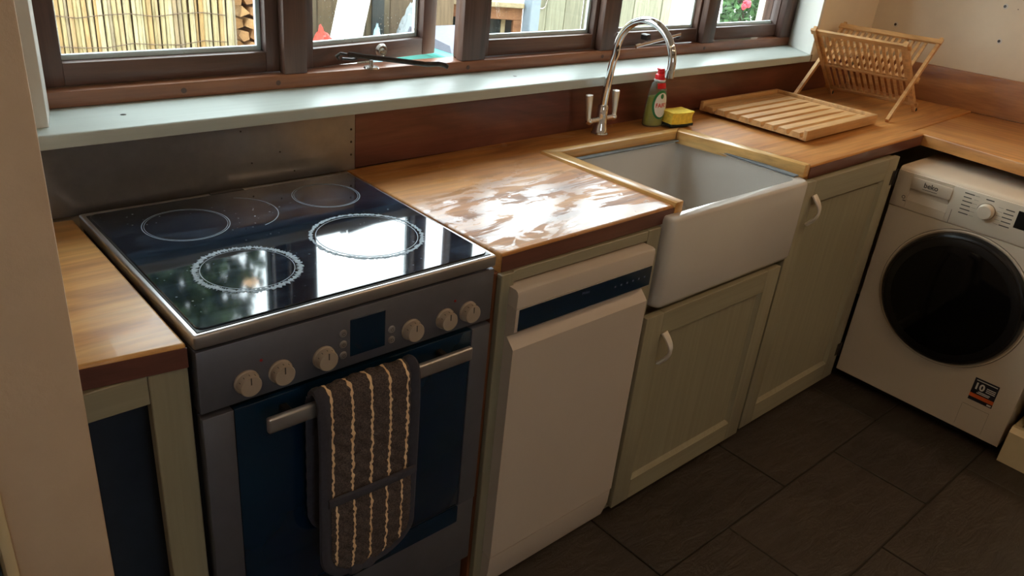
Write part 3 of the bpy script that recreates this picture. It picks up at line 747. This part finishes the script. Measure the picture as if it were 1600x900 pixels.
def bow_handle(door, x, y, z):
    P = []
    for i in range(13):
        t_ = i/12; P.append((x + .006*math.sin(t_*math.pi), y - .003 - .026*math.sin(t_*math.pi), z + .047 - .094*t_))
    rr = [.0045 + .0035*abs(math.cos(i/12*math.pi))**.8 for i in range(13)]
    put('door_handle', B().tube(P, rr, 10, sc=(1.45, .75), up=(0, 1, 0)), M_satin, door, label='pale satin bow handle')
CY = -.034
sc_ = thing('sink_cabinet', (1.44, .25, FZ), 'sage painted cupboard with one panelled door under the butler sink', 'cabinet')
d1 = shaker(sc_, 1.115, 1.741, CY, .006, .624)
bow_handle(d1, 1.196, CY, .517)
put('carcass', B().box((1.144, .0165, FZ), (1.792, .55, .634)), M_olive, sc_)
put('side_stile', B().box((1.797, .0005, FZ), (1.814, .55, .858)), M_olive, sc_)
bc = thing('base_cabinet', (2.07, .25, FZ), 'tall sage painted cupboard door between the sink and the washing machine', 'cabinet')
CY2 = -.022
d2 = shaker(bc, 1.776, 2.400, CY2, -.001, .8735, .074)
bow_handle(d2, 1.846, CY2, .782)
put('carcass', B().box((1.816, -.0015, FZ), (2.405, .55, .866)), M_olive, bc)
for hz in (.80, .115):
    put('hinge', B().box((2.4005, CY2+.002, hz-.032), (2.404, CY2+.02, hz+.032), .001).cyl((2.4035, CY2-.001, hz-.03), (2.4035, CY2-.001, hz+.03), .0042, None, 10).box((2.378, CY2-.0015, hz-.026), (2.4005, CY2, hz+.026), .0004), M_dkmetal, bc)

# ------------------------------------------------------------------ washing machine
wm_ = thing('washing_machine', (2.72, -.318, FZ), 'white front-loading washing machine under the right worktop', 'washing machine')
WX = 2.44; WY0, WY1 = -.617, -.019
put('body', B().box((WX+.004, WY0, .012), (2.985, WY1, .826), .004, 2), M_enamelw, wm_)
bm = bmesh.new()
tp = [(WX+.004, .816), (WX+.006, .826), (WX+.014, .833), (WX+.03, .8345), (2.985, .8345), (2.985, .816)]
a = [bm.verts.new((x, WY0-.001, z)) for x, z in tp]; b_ = [bm.verts.new((x, WY1+.001, z)) for x, z in tp]
bm.faces.new(a); bm.faces.new(b_[::-1])
for i in range(len(tp)): bm.faces.new((a[i], b_[i], b_[(i+1) % 6], a[(i+1) % 6]))
put('top', bm, M_enamelw, wm_, ang=50)
put('front_panel', B().box((WX, WY0, .012), (WX+.0038, WY1, .6955), .0012), M_enamelw, wm_)
cp2 = put('control_panel', B().box((WX-.003, WY0, .6985), (WX+.0042, -.2062, .823), .0015, 2).box((WX-.003, -.0718, .6985), (WX+.0042, WY1, .823), .0015, 2)
          .box((WX-.003, -.2062, .6985), (WX+.0042, -.0718, .7290), .0008).box((WX-.003, -.2062, .7712), (WX+.0042, -.0718, .823), .0008), M_enamelw, wm_)
put('panel_seam', B().box((WX-.0033, -.2225, .6985), (WX-.0009, -.2212, .745)), M_ink, cp2)
dd = put('detergent_drawer', B().box((WX-.007, -.206, .7715), (WX-.003, -.072, .812), .0018, 2), M_enamelw, wm_)
put('drawer_recess', B().hull([(WX+.0039, -.2062, .7290), (WX+.0039, -.0718, .7290), (WX-.0025, -.0718, .7290), (WX-.0025, -.2062, .7290), (WX+.0039, -.2062, .752), (WX+.0039, -.0718, .752), (WX+.0030, -.0718, .752), (WX+.0030, -.2062, .752)]), M_enamelw, dd)
put('logo', add_text(B(), 'beko', .024, lambda x, y: Vector((WX-.0073, -.138-x, .795+y)), .0005).box((WX-.0074, -.162, .7795), (WX-.0068, -.112, .7812)), M_ink, dd, label='dark brand lettering')
put('symbol', B().ring((WX-.0030, -.060, .735), .005, .002, .0004, 16, '-X').box((WX-.0033, -.0705, .722), (WX-.001, -.060, .725)), M_ink, cp2)
kb = put('programme_dial', B().lathe([(.0275, 0), (.0275, .003), (.0245, .005), (.0235, .018), (.021, .021), (.0001, .0215)], (WX-.003, -.322, .772), '-X', 32), M_enamelw, wm_)
put('dial_rim', B().ring((WX-.0032, -.322, .772), .0265, .003, .0035, 32, '-X'), M_zinc, kb)
pr = B()
for i in range(6):
    z = .826-.0165 - i*.0135; y = -.243 - .0022*i*0
    pr.box((WX-.0033, -.243-.028-random.uniform(-.006, .004), z), (WX-.001, -.243, z+.0032))
    pr.box((WX-.0033, -.29, z+.001), (WX-.001, -.276, z+.0017))
    if i > 0:
        pr.box((WX-.0033, -.401, z), (WX-.001, -.401+.03+random.uniform(-.006, .004), z+.0032))
        pr.box((WX-.0033, -.367, z+.001), (WX-.001, -.352, z+.0017))
pr.box((WX-.0033, -.335, .8085), (WX-.001, -.31, .812)); pr.box((WX-.0013, -.34, .733), (WX-.001, -.308, .7365))
put('programme_print', pr, M_ink, cp2, label='small printed programme list', kind='stuff')
put('display', B().box((WX-.0042, -.500, .750), (WX-.0008, -.411, .806), .0006), M_blackpl, cp2)
dY, dZ = -.316, .449
hs = put('door_surround', B().lathe([(.243, 0), (.2425, .003), (.238, .004), (.234, .001)], (WX, dY, dZ), '-X', 64), M_enamelw, wm_)
put('groove', B().ring((WX-.0002, dY, dZ), .2435, .0022, .0005, 64, '-X'), M_ink, hs)
dg = put('door', B().lathe([(.2325, -.001), (.232, .010), (.226, .020), (.214, .026), (.19, .0275)], (WX, dY, dZ), '-X', 64), M_blackpl, wm_)
put('door_glass', B().lathe([(.192, .0272), (.17, .033), (.12, .039), (.06, .042), (.0001, .043)], (WX, dY, dZ), '-X', 64), M_washgl, dg)
put('door_rim', B().ring((WX-.024, dY, dZ), .2185, .004, .003, 64, '-X'), M_dkmetal, dg)
put('door_grip', B().box((WX-.030, dY-.236, dZ+.03), (WX-.004, dY-.222, dZ+.14), .004, 2), M_blackpl, dg)
SY, SZ = -.5165, .1785
skr = put('energy_sticker', B().box((WX-.0004, SY-.039, SZ-.043), (WX, SY+.039, SZ+.043)), M_inkd, wm_, label='dark blue warranty sticker with a big 10')
q = B().box((WX-.0007, SY-.039, SZ-.030), (WX-.0003, SY+.039, SZ-.0165)); put('orange_band', q, M_inko, skr)
q = add_text(B(), '10', .034, lambda x, y: Vector((WX-.0008, SY+.018-x, SZ+.013+y)), .0012)
for z, a, b_ in ((.034, -.034, .033), (.017, -.034, -.005), (.0105, -.034, -.005), (.004, -.034, -.005), (-.006, -.022, .016), (-.0115, -.02, .02)):
    q.box((WX-.0008, SY+a, SZ+z), (WX-.0004, SY+b_, SZ+z+.0028))
q.box((WX-.0008, SY-.036, SZ-.040), (WX-.0004, SY-.022, SZ-.034)); put('sticker_print', q, M_inkw, skr, kind='stuff')
fp = B()
for (a, b_, z0, z1) in ((-.556, -.468, .1125, .1137), (-.4685, -.4675, .026, .110), (-.5565, -.5555, .026, .1137)): fp.box((WX-.0004, a, z0), (WX, b_, z1))
put('filter_flap_outline', fp, plain('flap_seam', lin(150, 138, 120), .5), wm_)
put('kick_vent', B().box((WX+.03, WY0+.02, FZ+.004), (WX+.05, WY1-.02, .0115)), M_blackpl, wm_)
for fy in (-.58, -.06):
    for fx in (2.50, 2.93): put('foot', B().cyl((fx, fy, FZ), (fx, fy, .0125), .018), M_blackpl, wm_)

# ------------------------------------------------------------------ cream cupboard right of the washer
cc = thing('cream_cabinet', (2.72, -1.05, FZ), 'cream painted cupboard to the right of the washing machine', 'cabinet')
put('carcass', B().box((2.452, -1.46, .118), (2.99, -.662, .868), .003, 2), M_cream, cc)
put('door', B().box((2.432, -1.46, .124), (2.4515, -.668, .862), .002, 2), M_cream, cc)
put('plinth', B().hull([(2.418, -1.46, FZ), (2.45, -1.46, FZ), (2.45, -.634, FZ), (2.418, -.634, FZ), (2.418, -1.46, .098), (2.45, -1.46, .098), (2.45, -.634, .098), (2.418, -.634, .098)]).hull([(2.418, -1.46, .0981), (2.45, -1.46, .0981), (2.45, -.634, .0981), (2.418, -.634, .0981), (2.434, -1.46, .114), (2.45, -1.46, .114), (2.45, -.634, .114), (2.434, -.634, .114)]), M_cream, cc)
put('side_skirting', B().box((2.4505, -.660, FZ), (2.99, -.634, .114), .003), M_cream, cc)

# ------------------------------------------------------------------ tap
tz = .9005 + .008*(1.48-.62)
tp_ = thing('mixer_tap', (1.480, .526, tz), 'chrome swan-neck mixer tap with two levers behind the sink', 'tap')
put('base', B().lathe([(.0001, 0), (.027, 0), (.027, .004), (.0235, .007), (.022, .020), (.0185, .034), (.0165, .06), (.0165, .085), (.014, .092), (.0001, .093)], (1.480, .528, tz), 'Z', 28), M_chrome, tp_)
P = [(1.480, .527, tz+.085), (1.480, .526, tz+.12), (1.481, .522, 1.08), (1.482, .517, 1.13)]
cyy, czz, rr_ = .407, 1.160, .104
for a in range(-4, 187, 8):
    t_ = math.radians(a); P.append((1.482, cyy + rr_*math.cos(t_), czz + rr_*math.sin(t_)))
P += [(1.482, .3045, 1.143)]
put('spout', B().tube(P, .0112, 18), M_chrome, tp_)
put('aerator', B().cyl((1.482, .3045, 1.150), (1.482, .3047, 1.128), .0122, .0122, 20), M_chrome, tp_)
b = B().cyl((1.428, .528, .953), (1.532, .528, .957), .0085, None, 16)
put('crossbar', b.sphere((1.426, .528, .953), .0115).sphere((1.534, .528, .957), .0115), M_chrome, tp_)
M_lever = plain('lever_chrome', lin(232, 226, 216), .22, .02, 8, metal=.6)
put('lever', B().lathe([(.0001, 0), (.007, .001), (.0085, .02), (.0118, .074), (.0110, .079), (.0001, .081)], (0, 0, 0), 'Z', 18), M_lever, tp_, Matrix.Translation((1.421, .528, .955)) @ Matrix.Rotation(math.radians(-7), 4, 'Y'))
put('lever', B().lathe([(.0001, 0), (.007, .001), (.0085, .02), (.0118, .074), (.0110, .079), (.0001, .081)], (0, 0, 0), 'Z', 18), M_lever, tp_, Matrix.Translation((1.536, .528, .960)) @ Matrix.Rotation(math.radians(-5), 4, 'Y'))

# ------------------------------------------------------------------ washing-up bottle and sponge
bx, by = 1.735, .527; bz = .9005 + .008*(bx-.62)
bo = thing('dish_soap_bottle', (bx, by, bz), 'clear washing-up liquid bottle with red cap and green label by the tap', 'bottle')
prof = [(.0001, .0), (.040, 0), (.0445, .004), (.045, .02), (.043, .055), (.0395, .09), (.034, .118), (.027, .138), (.020, .148), (.0165, .150)]
put('shell', B().lathe(prof, (bx, by, bz), 'Z', 36, .62), M_bott, bo)
liq = [(.0001, .003), (.038, .003), (.0422, .006), (.0427, .02), (.0408, .055), (.0375, .088), (.0360, .094), (.0001, .094)]
put('liquid', B().lathe(liq, (bx, by, bz), 'Z', 36, .60), M_liq, bo)
cap = put('cap', B().lathe([(.0001, .1785), (.0105, .1785), (.0115, .175), (.0115, .1665), (.0155, .164), (.0165, .1615), (.0170, .1495), (.0001, .1495)], (bx, by, bz), 'Z', 28).box((bx-.013, by-.010, bz+.1785), (bx+.006, by+.010, bz+.1835), .002), M_red, bo, label='red flip cap')
put('neck_ring', B().lathe([(.0175, .143), (.0185, .1455), (.0185, .149), (.0168, .1495)], (bx, by, bz), 'Z', 28), M_inkw, bo)
def on_bottle(u_, z, off=.0006):
    # wraps a label point around the bottle's front; u_ in metres along the surface
    for (r0, z0), (r1, z1) in zip(prof[3:], prof[4:]):
        if z0 <= z <= z1: R = r0 + (r1-r0)*(z-z0)/(z1-z0); break
    else: R = .03
    a = -math.pi/2 + u_/(R*.86)
    return Vector((bx + (R+off)*math.cos(a), by + (R+off)*.62*math.sin(a), bz+z))
def patch(cu, cz, ru, rz, off, n=26, sq=False):
    b = B(); rings = []
    for q in (0.02, .35, .7, 1.0):
        ring_ = []
        for k_ in range(n):
            a = 2*math.pi*k_/n; x, y = math.cos(a), math.sin(a)
            if sq: s_ = 1/max(abs(x), abs(y)); x, y = x*s_, y*s_
            ring_.append(b.bm.verts.new(on_bottle(cu + ru*q*x, cz + rz*q*y, off)))
        rings.append(ring_)
    for A, D in zip(rings, rings[1:]):
        for k_ in range(n): b.bm.faces.new((A[k_], A[(k_+1) % n], D[(k_+1) % n], D[k_]))
    b.bm.faces.new(rings[0]); return b
LU = -.004
lb = put('label', patch(LU, .072, .032, .046, .0007), M_green, bo, label='oval green and white label')
put('label_center', patch(LU+.002, .071, .0265, .039, .0011), M_inkw, lb)
put('label_lettering', add_text(B(), 'FAIRY', .0185, lambda x, y: on_bottle(LU+.002+x, .070+y, .0016), .0006, .92), M_redink, lb)
put('leaf_mark', patch(LU+.001, .099, .006, .008, .0016, 12), M_green, lb)
put('neck_label', patch(LU, .131, .017, .0085, .0008, 24, True), M_red, bo)
sz = .9072 + .008*(1.79-.62)
sg = thing('sponge', (1.80, .487, sz), 'yellow washing-up sponge with dark scouring base on the sink corner', 'sponge')
Ms = Matrix.Translation((1.800, .486, sz)) @ Matrix.Rotation(math.radians(-8), 4, 'Z')
bm = bmesh.new(); NX, NY = 14, 8
def sponge_block(hx, hy, z0, z1, pinch, mat, name):
    o = bmesh.new(); bmesh.ops.create_cube(o, size=1)
    bmesh.ops.subdivide_edges(o, edges=o.edges[:], cuts=7, use_grid_fill=True)
    for v in o.verts:
        x, y, z = v.co*2
        q = 1 - pinch*(1-abs(z)**2)
        v.co = Vector((x*hx*q + .0008*math.sin(y*9), y*hy*q + .0008*math.cos(x*8), z0 + (z+1)/2*(z1-z0) + (.002*(x*x) if z > 0 else 0)))
    put(name, o, mat, sg, Ms, ang=50)
sponge_block(.050, .033, .0075, .044, .10, M_sponge, 'foam'); sponge_block(.0505, .0335, .0, .0074, 0, M_scour, 'scourer')

# ------------------------------------------------------------------ draining board
TB, TT = .924, .955
dbd = thing('draining_board', (2.31, .36, .912), 'grooved wooden draining board lying on the worktop right of the sink', 'draining board')
MT = Matrix.Translation((2.045, .146, 0)) @ Matrix.Rotation(.030, 4, 'Z')
TL, TW = .520, .415
put('base_board', B().box((.0, .012, TB), (TL-.012, TW-.012, TB+.005)), M_tray, dbd, MT)
put('rim', B().box((.0, 0, TB-.002), (TL, .014, TT), .002, 2), M_tray, dbd, MT)
put('rim', B().box((.0, TW-.014, TB-.002), (TL, TW, TT), .002, 2), M_tray, dbd, MT)
put('rim', B().box((TL-.014, .0142, TB-.002), (TL, TW-.0142, TT), .002, 2), M_tray, dbd, MT)
NR = 8; pit = (TW-.032)/NR
for i in range(NR):
    y0 = .016 + i*pit
    r_ = bmesh.new()
    pf = [(y0+.006, TB+.0045), (y0+.0105, TB+.0185), (y0+pit-.0065, TB+.0185), (y0+pit-.002, TB+.0045)]
    # ribs run along the board and fade out before the far rim
    a = [r_.verts.new((0.0, y, z)) for y, z in pf]; b_ = [r_.verts.new((TL-.085, y, z)) for y, z in pf]; c_ = [r_.verts.new((TL-.0145, y0+(.0 if j < 2 else pit), z)) for j, (y, z) in enumerate(pf)]
    for A, D in ((a, b_), (b_, c_)):
        for j in range(3): r_.faces.new((A[j], A[j+1], D[j+1], D[j]))
    r_.faces.new(a); r_.faces.new(c_[::-1])
    put('rib', r_, M_tray, dbd, MT, ang=20)
for fx, fy in ((.05, .03), (.05, TW-.03), (TL-.05, .03), (TL-.05, TW-.03)):
    zb = .8995 + .008*(2.045+fx-.62)
    put('foot', B().box((fx-.012, fy-.012, zb), (fx+.012, fy+.012, TB+.001)), M_tray, dbd, MT)

# ------------------------------------------------------------------ folding dish rack
RZ = .9005 + .008*(2.80-.62)
rk = thing('dish_rack', (2.80, .34, RZ), 'folding wooden dish rack with crossed slatted sides in the corner', 'dish rack')
# local frame: a across the X, l along the rack, from the near end
RO = Vector((2.654, .162, RZ)); LD = Vector((-.080, .36, 0)).normalized(); AD = Vector((1, .06, 0)).normalized()
LEN = .362
def rp(a, l, h): return RO + AD*a + LD*l + Vector((0, 0, h))
def stick(p0, p1, wl, wt_, cap=False):
    """square-section stick; wl is its size along the rack"""
    p0, p1 = Vector(p0), Vector(p1); d = (p1-p0).normalized(); n = d.cross(LD).normalized()
    h = [s_*LD*wl/2 + q_*n*wt_/2 for s_, q_ in ((-1, -1), (1, -1), (1, 1), (-1, 1))]
    return B().hull([p0+x for x in h] + [p1+x for x in h])
def rail_(a, h, l0, l1, wa, wh, tiltd):
    d = tiltd.normalized(); n = LD.cross(d).normalized()
    hh = [s_*d*wa/2 + q_*n*wh/2 for s_, q_ in ((-1, -1), (1, -1), (1, 1), (-1, 1))]
    return B().hull([rp(a, l0, h)+x for x in hh] + [rp(a, l1, h)+x for x in hh])
A0, A1, H1 = .0, .318, .278                # leg A: left foot to top right; leg B mirrored
dA = AD*(A1-A0) + Vector((0, 0, H1)); dB = -AD*(A1-A0) + Vector((0, 0, H1))
for l in (.0, LEN):
    lg = put('leg', stick(rp(A0, l, .004), rp(A1, l, H1+.004), .012, .020), M_rack, rk)
    l2 = .016 if l == 0 else LEN-.016
    lg2 = put('leg', stick(rp(A1, l2, .004), rp(A0+.01, l2, H1), .012, .022), M_rack, rk)
    put('foot_cap', B().sphere(rp(A1-.002, l2, .0095), .0105, (1, 1, .9), 12, 8), M_dkmetal, lg2)
    put('pivot_peg', B().cyl(rp(.170, l-.012 if l == 0 else l-.02, .136), rp(.170, l+.02 if l == 0 else l+.012, .136), .006, None, 12), M_rack, lg)
sA = lambda q: (A0 + (A1-A0)*q, .004 + H1*q)          # along leg A
sB = lambda q: (A1 + (A0+.01-A1)*q, .004 + (H1-.004)*q)   # along leg B
nA = LD.cross(dA).normalized(); nB = LD.cross(dB).normalized()
for nm, q, s_, dd_, w_, off in (('rail', .955, sB, dB, .024, .0), ('rail', .115, sB, dB, .020, .0), ('rail', .945, sA, dA, .020, .010), ('rail', .52, sA, dA, .022, -.012)):
    a, h = s_(q); n_ = nB if s_ is sB else nA
    if n_.z < 0: n_ = -n_
    r_ = rail_(a, h, -.012 if s_ is sA else .0, LEN+.012 if s_ is sA else LEN, w_, .009, dd_)
    put(nm, r_, M_rack, rk, Matrix.Translation(n_*off) if off else None)
NS = 14
s0 = None
for i in range(NS):
    l = .030 + (LEN-.060)*i/(NS-1)
    a0, h0 = sB(.10); a1, h1 = sB(.975)
    put('slat', stick(rp(a0, l, h0), rp(a1, l, h1), .0110, .006), M_rack, rk)
    lA = l + .0065 if i < NS-1 else l
    a0, h0 = sA(.50); a1, h1 = sA(.99)
    put('slat', stick(rp(a0, lA+.006, h0), rp(a1, lA+.006, h1), .0110, .006), M_rack, rk)

# ------------------------------------------------------------------ ceiling lamps (above the frame)
for (lx, ly), wh in zip(LAMPS, ('in front of the sink', 'behind the cook', 'over the middle of the room', 'left of the pier', 'in front of the washing machine')):
    o = put('ceiling_downlight', B().lathe([(.050, 0), (.062, -.002), (.064, -.012), (.052, -.026), (.049, -.026), (.047, -.004)], (lx, ly, CEIL), 'Z', 28), M_lampring,
            label='round white ceiling lamp ' + wh, cat='lamp', group='ceiling downlights')

# ------------------------------------------------------------------ outside: yard, fences, sheds, plants
GZ = .46
put('ground', B().box((-3, .95, GZ-.1), (14, 10, GZ)), M_ground, kind='structure')
rf = thing('reed_fence', (.4, 2.5, GZ), 'pale reed screen fence outside the left window light', 'fence')
x = -.75
while x < 1.195:
    r = random.uniform(.006, .0105); z1 = 1.78 + random.uniform(-.04, .04); lean = random.uniform(-.012, .012)
    put('reed', B().cyl((x+r, 2.5+random.uniform(-.004, .004), GZ), (x+r+lean, 2.5+random.uniform(-.006, .006), z1), r, r*.85, 7), M_reed, rf)
    x += 2*r*random.uniform(.92, 1.1)
for zz in (.70, .835, .955, 1.25, 1.5):
    put('binding_wire', B().tube([(-.75 + q*.1, 2.487, zz + .008*math.sin(q*2.1+zz*9)) for q in range(20)], .0018, 5), M_wire, rf)
put('backing_board', B().box((-.75, 2.515, GZ), (1.19, 2.54, 1.7)), M_plankb, rf)
random.seed(11)
ly_ = GZ; k = 0
for row in range(13):
    xx = 1.225 + (.02 if row % 2 else 0)
    for col in range(5):
        R = .0335; cx, cz = xx + col*.060, GZ + .030 + row*.0515
        n = random.choice((3, 4, 5, 5)); a0 = random.uniform(0, 6.28)
        pts = []
        for i in range(n):
            a = a0 + 2*math.pi*i/n + random.uniform(-.2, .2); q = R*random.uniform(.78, 1.02)
            pts.append((q*math.cos(a), q*.86*math.sin(a)))
        yo = random.uniform(-.015, .015)
        Ml = Matrix.Translation((cx, 2.52+yo, cz)) @ Matrix.Rotation(math.pi/2, 4, 'X')
        put('firewood_log', B().prism(pts, -.25, .0, 0, 1, None, Ml), M_log, None, None, 'split firewood log in the stack beside the reed screen', 'log', 'split logs in the stack', smooth=False)
def plank_fence(name, label, x0, x1, y, z0, z1, wdt, gap, mat, th_=.018, pn='plank', yslope=0):
    f_ = thing(name, ((x0+x1)/2, y, z0), label, 'fence'); x = x0
    while x < x1-.02:
        ww_ = wdt*random.uniform(.92, 1.06); dy = random.uniform(-.005, .005) + yslope*(x-x0)
        put(pn, B().box((x, y+dy, z0), (min(x+ww_, x1), y+dy+th_, z1+random.uniform(-.02, .02)), .002), mat, f_); x += ww_+gap*random.uniform(.6, 1.5)
    for zz in (z0+.25, z1-.25): put('cross_rail', B().box((x0, y+th_+.006+min(0, yslope), zz), (x1, y+th_+.05, zz+.07)), M_bdark, f_)
    return f_
plank_fence('timber_fence', 'weathered brown plank fence behind the open casement', 1.53, 2.52, 2.62, GZ, 1.75, .135, .006, M_plankb)
put('gap_shade_panel', B().box((1.985, 2.606, GZ), (2.055, 2.618, 1.7)), M_bdark, None, None, 'shaded fence gap, made as a narrow dark batten on the brown fence', 'infill')  # dark strip laid on the planks in place of a shaded gap
def lean_board():
    b = B().hull([(1.513, 2.37, GZ), (1.680, 2.37, GZ), (1.680, 2.39, GZ), (1.513, 2.39, GZ), (1.965, 2.575, 1.75), (2.140, 2.575, 1.75), (2.140, 2.597, 1.75), (1.965, 2.597, 1.75)])
    put('leaning_board', b, M_siding, None, None, 'white board leaning on the brown fence', 'board')
lean_board()
def crumple(name, c, hw, hd, h, mat, label, cat, seed, ridges=9, group=None):
    rs_ = random.Random(seed); o = bmesh.new(); bmesh.ops.create_icosphere(o, subdivisions=4, radius=1)
    ph = [(rs_.uniform(0, 6), rs_.uniform(2, 7), Vector((rs_.uniform(-1, 1), rs_.uniform(-1, 1), rs_.uniform(-1, 1)))) for _ in range(ridges)]
    for v in o.verts:
        d = v.co.normalized(); q = 1 + sum(.06*abs(math.sin(p_ + f_*d.dot(ax)*2)) for p_, f_, ax in ph) - .2
        z = d.z*q; tp_r = 1 - .35*max(0, z)
        v.co = Vector((c[0] + d.x*q*hw*tp_r, c[1] + d.y*q*hd*tp_r, max(GZ, GZ + h/2*(z+1))))
    put(name, o, mat, None, None, label, cat, group, ang=25)
crumple('red_sack', (1.50, 2.26, 0), .085, .06, .43, M_redbag, 'crumpled red plastic sack standing beside the white board', 'sack', 3)
crumple('clear_sack', (2.16, 2.50, 0), .105, .075, .485, M_clear, 'crumpled clear plastic sack against the brown fence', 'sack', 5)
crumple('plastic_scrap', (1.925, 2.47, 0), .035, .03, .40, M_pblue, 'pale blue plastic wrapper by the brown fence', 'wrapper', 8)
bxo = thing('storage_box', (1.96, 1.9, GZ), 'teal plastic storage box with grey lid outside the open casement', 'storage box')
put('body', B().hull([(1.82, 1.72, GZ), (2.10, 1.72, GZ), (2.10, 2.06, GZ), (1.82, 2.06, GZ), (1.79, 1.68, .885), (2.13, 1.68, .885), (2.13, 2.10, .885), (1.79, 2.10, .885)]), M_teal, bxo)
put('rim', B().box((1.78, 1.67, .87), (2.14, 2.11, .89), .004), M_teal, bxo)
put('lid', B().hull([(1.85, 1.76, .8905), (2.15, 1.76, .8905), (2.15, 2.12, .8905), (1.85, 2.12, .8905), (1.87, 1.80, .915), (2.14, 1.80, .915), (2.14, 2.11, .945), (1.87, 2.11, .945)]), M_lid, bxo)
pb = thing('timber_planter', (2.62, 2.58, GZ), 'raised timber planter with pale capping behind the teal box', 'planter')
Mp = Matrix.Translation((2.34, 2.80, 0)) @ Matrix.Rotation(math.radians(-27), 4, 'Z')
put('cap_board', B().box((0, -.05, .955), (.66, .09, .985), .004), M_beamp, pb, Mp)
put('side_board', B().box((0, -.02, .885), (.66, .02, .9545), .003), M_beam, pb, Mp)
for i in range(5): put('slat', B().box((.03+i*.13, .03, GZ), (.055+i*.13, .045, .885)), M_beamp, pb, Mp)
put('dark_lining', B().box((0, .06, GZ), (.66, .08, .95)), M_bdark, pb, Mp)
for i in (0, 1): put('leg', B().box((i*.61, -.019, GZ), (i*.61+.05, .02, .8848)), M_beam, pb, Mp)
put('plant_pot', B().lathe([(.0001, 0), (.04, 0), (.05, .07), (.052, .08), (.046, .08), (.044, .07), (.0001, .065)], (2.815, 2.62, .986), 'Z', 18), M_pblue2, None, None, 'small blue pot standing on the timber planter', 'pot')
put('garden_post', B().box((2.925, 2.42, GZ), (3.00, 2.49, 1.8), .004), M_post, None, None, 'pale blue-grey square post beside the pale plank fence', 'post')
pf_ = plank_fence('plank_fence', 'pale weathered plank fence behind the tap', 3.01, 4.36, 2.53, GZ, 1.75, .148, .008, M_plankg)
put('iron_ring', B().lathe([(.040 + .0045*math.cos(t_), .0045*math.sin(t_)) for t_ in [2*math.pi*i/8 for i in range(9)]], (3.095, 2.515, .985), '-Y', 28), M_zinc, None, None, 'steel ring hanging on the pale plank fence', 'ring')
sh = thing('garden_shed', (5.0, 2.9, GZ), 'white weatherboarded shed beyond the pale fence', 'shed')
for i in range(14):
    z = GZ + i*.105
    put('weatherboard', B().hull([(4.385, 2.560, z), (5.02, 2.560, z), (5.02, 2.60, z), (4.385, 2.60, z), (4.385, 2.575, z+.108), (5.02, 2.575, z+.108), (5.02, 2.60, z+.108), (4.385, 2.60, z+.108)]), M_siding, sh)
put('side_wall', B().box((4.385, 2.601, GZ), (5.02, 4.2, GZ+1.48)), M_siding, sh)
def leafy(name, c, rad, n, leaf, mat, label, cat, seed, trunk=True, squash=1.0, lw=.6):
    rs_ = random.Random(seed)
    r0 = thing(name, (c[0], c[1], GZ), label, cat)
    b = bmesh.new()
    for i in range(n):
        d = Vector((rs_.gauss(0, 1), rs_.gauss(0, 1), rs_.gauss(0, 1))).normalized()
        q = rs_.random()**.35
        p = Vector((c[0] + d.x*rad[0]*q, c[1] + d.y*rad[1]*q, c[2] + d.z*rad[2]*q))
        if p.z < GZ: continue
        a = Vector((rs_.gauss(0, 1), rs_.gauss(0, 1), rs_.gauss(0, .7))).normalized()*leaf*rs_.uniform(.6, 1.3)
        s_ = a.cross(Vector((rs_.gauss(0, 1), rs_.gauss(0, 1), rs_.gauss(0, 1)))).normalized()*leaf*lw*.5
        up_ = a.cross(s_).normalized()*leaf*.12
        vs = [b.verts.new(p), b.verts.new(p+a*.5+s_+up_), b.verts.new(p+a), b.verts.new(p+a*.5-s_+up_)]
        b.faces.new((vs[0], vs[1], vs[2])); b.faces.new((vs[0], vs[2], vs[3]))
    o = put('foliage', b, mat, r0, smooth=False, recalc=False); o['kind'] = 'stuff'
    if trunk: put('trunk', B().tube([(c[0], c[1], GZ), (c[0]+.03, c[1], (GZ+c[2])/2), (c[0], c[1]+.02, c[2]+rad[2]*.5)], [.06, .045, .015], 8), M_bark, r0)
    return r0
bs = leafy('flowering_bush', (6.0, 3.05, .95), (.62, .35, .50), 2600, .075, M_leaf, 'leafy green bush with a red flower beyond the right window light', 'bush', 4)
for q in range(9):
    a = q*.7; put('petal', B().sphere((5.42+.020*math.cos(a), 2.62+.02*math.sin(a), .925+.02*math.sin(a*1.7)), .024, (1, .5, .8), 10, 6), M_flower, bs, label='red petal')
put('gate_post', B().box((5.70, 2.40, GZ), (5.80, 2.50, 1.8), .005), M_plankg, None, None, 'pale timber post right of the flowering bush', 'post')
leafy('evergreen_tree', (.55, 3.5, 2.35), (1.15, .65, 1.55), 9000, .12, M_leafd, 'dark evergreen tree growing behind the reed screen', 'tree', 9)
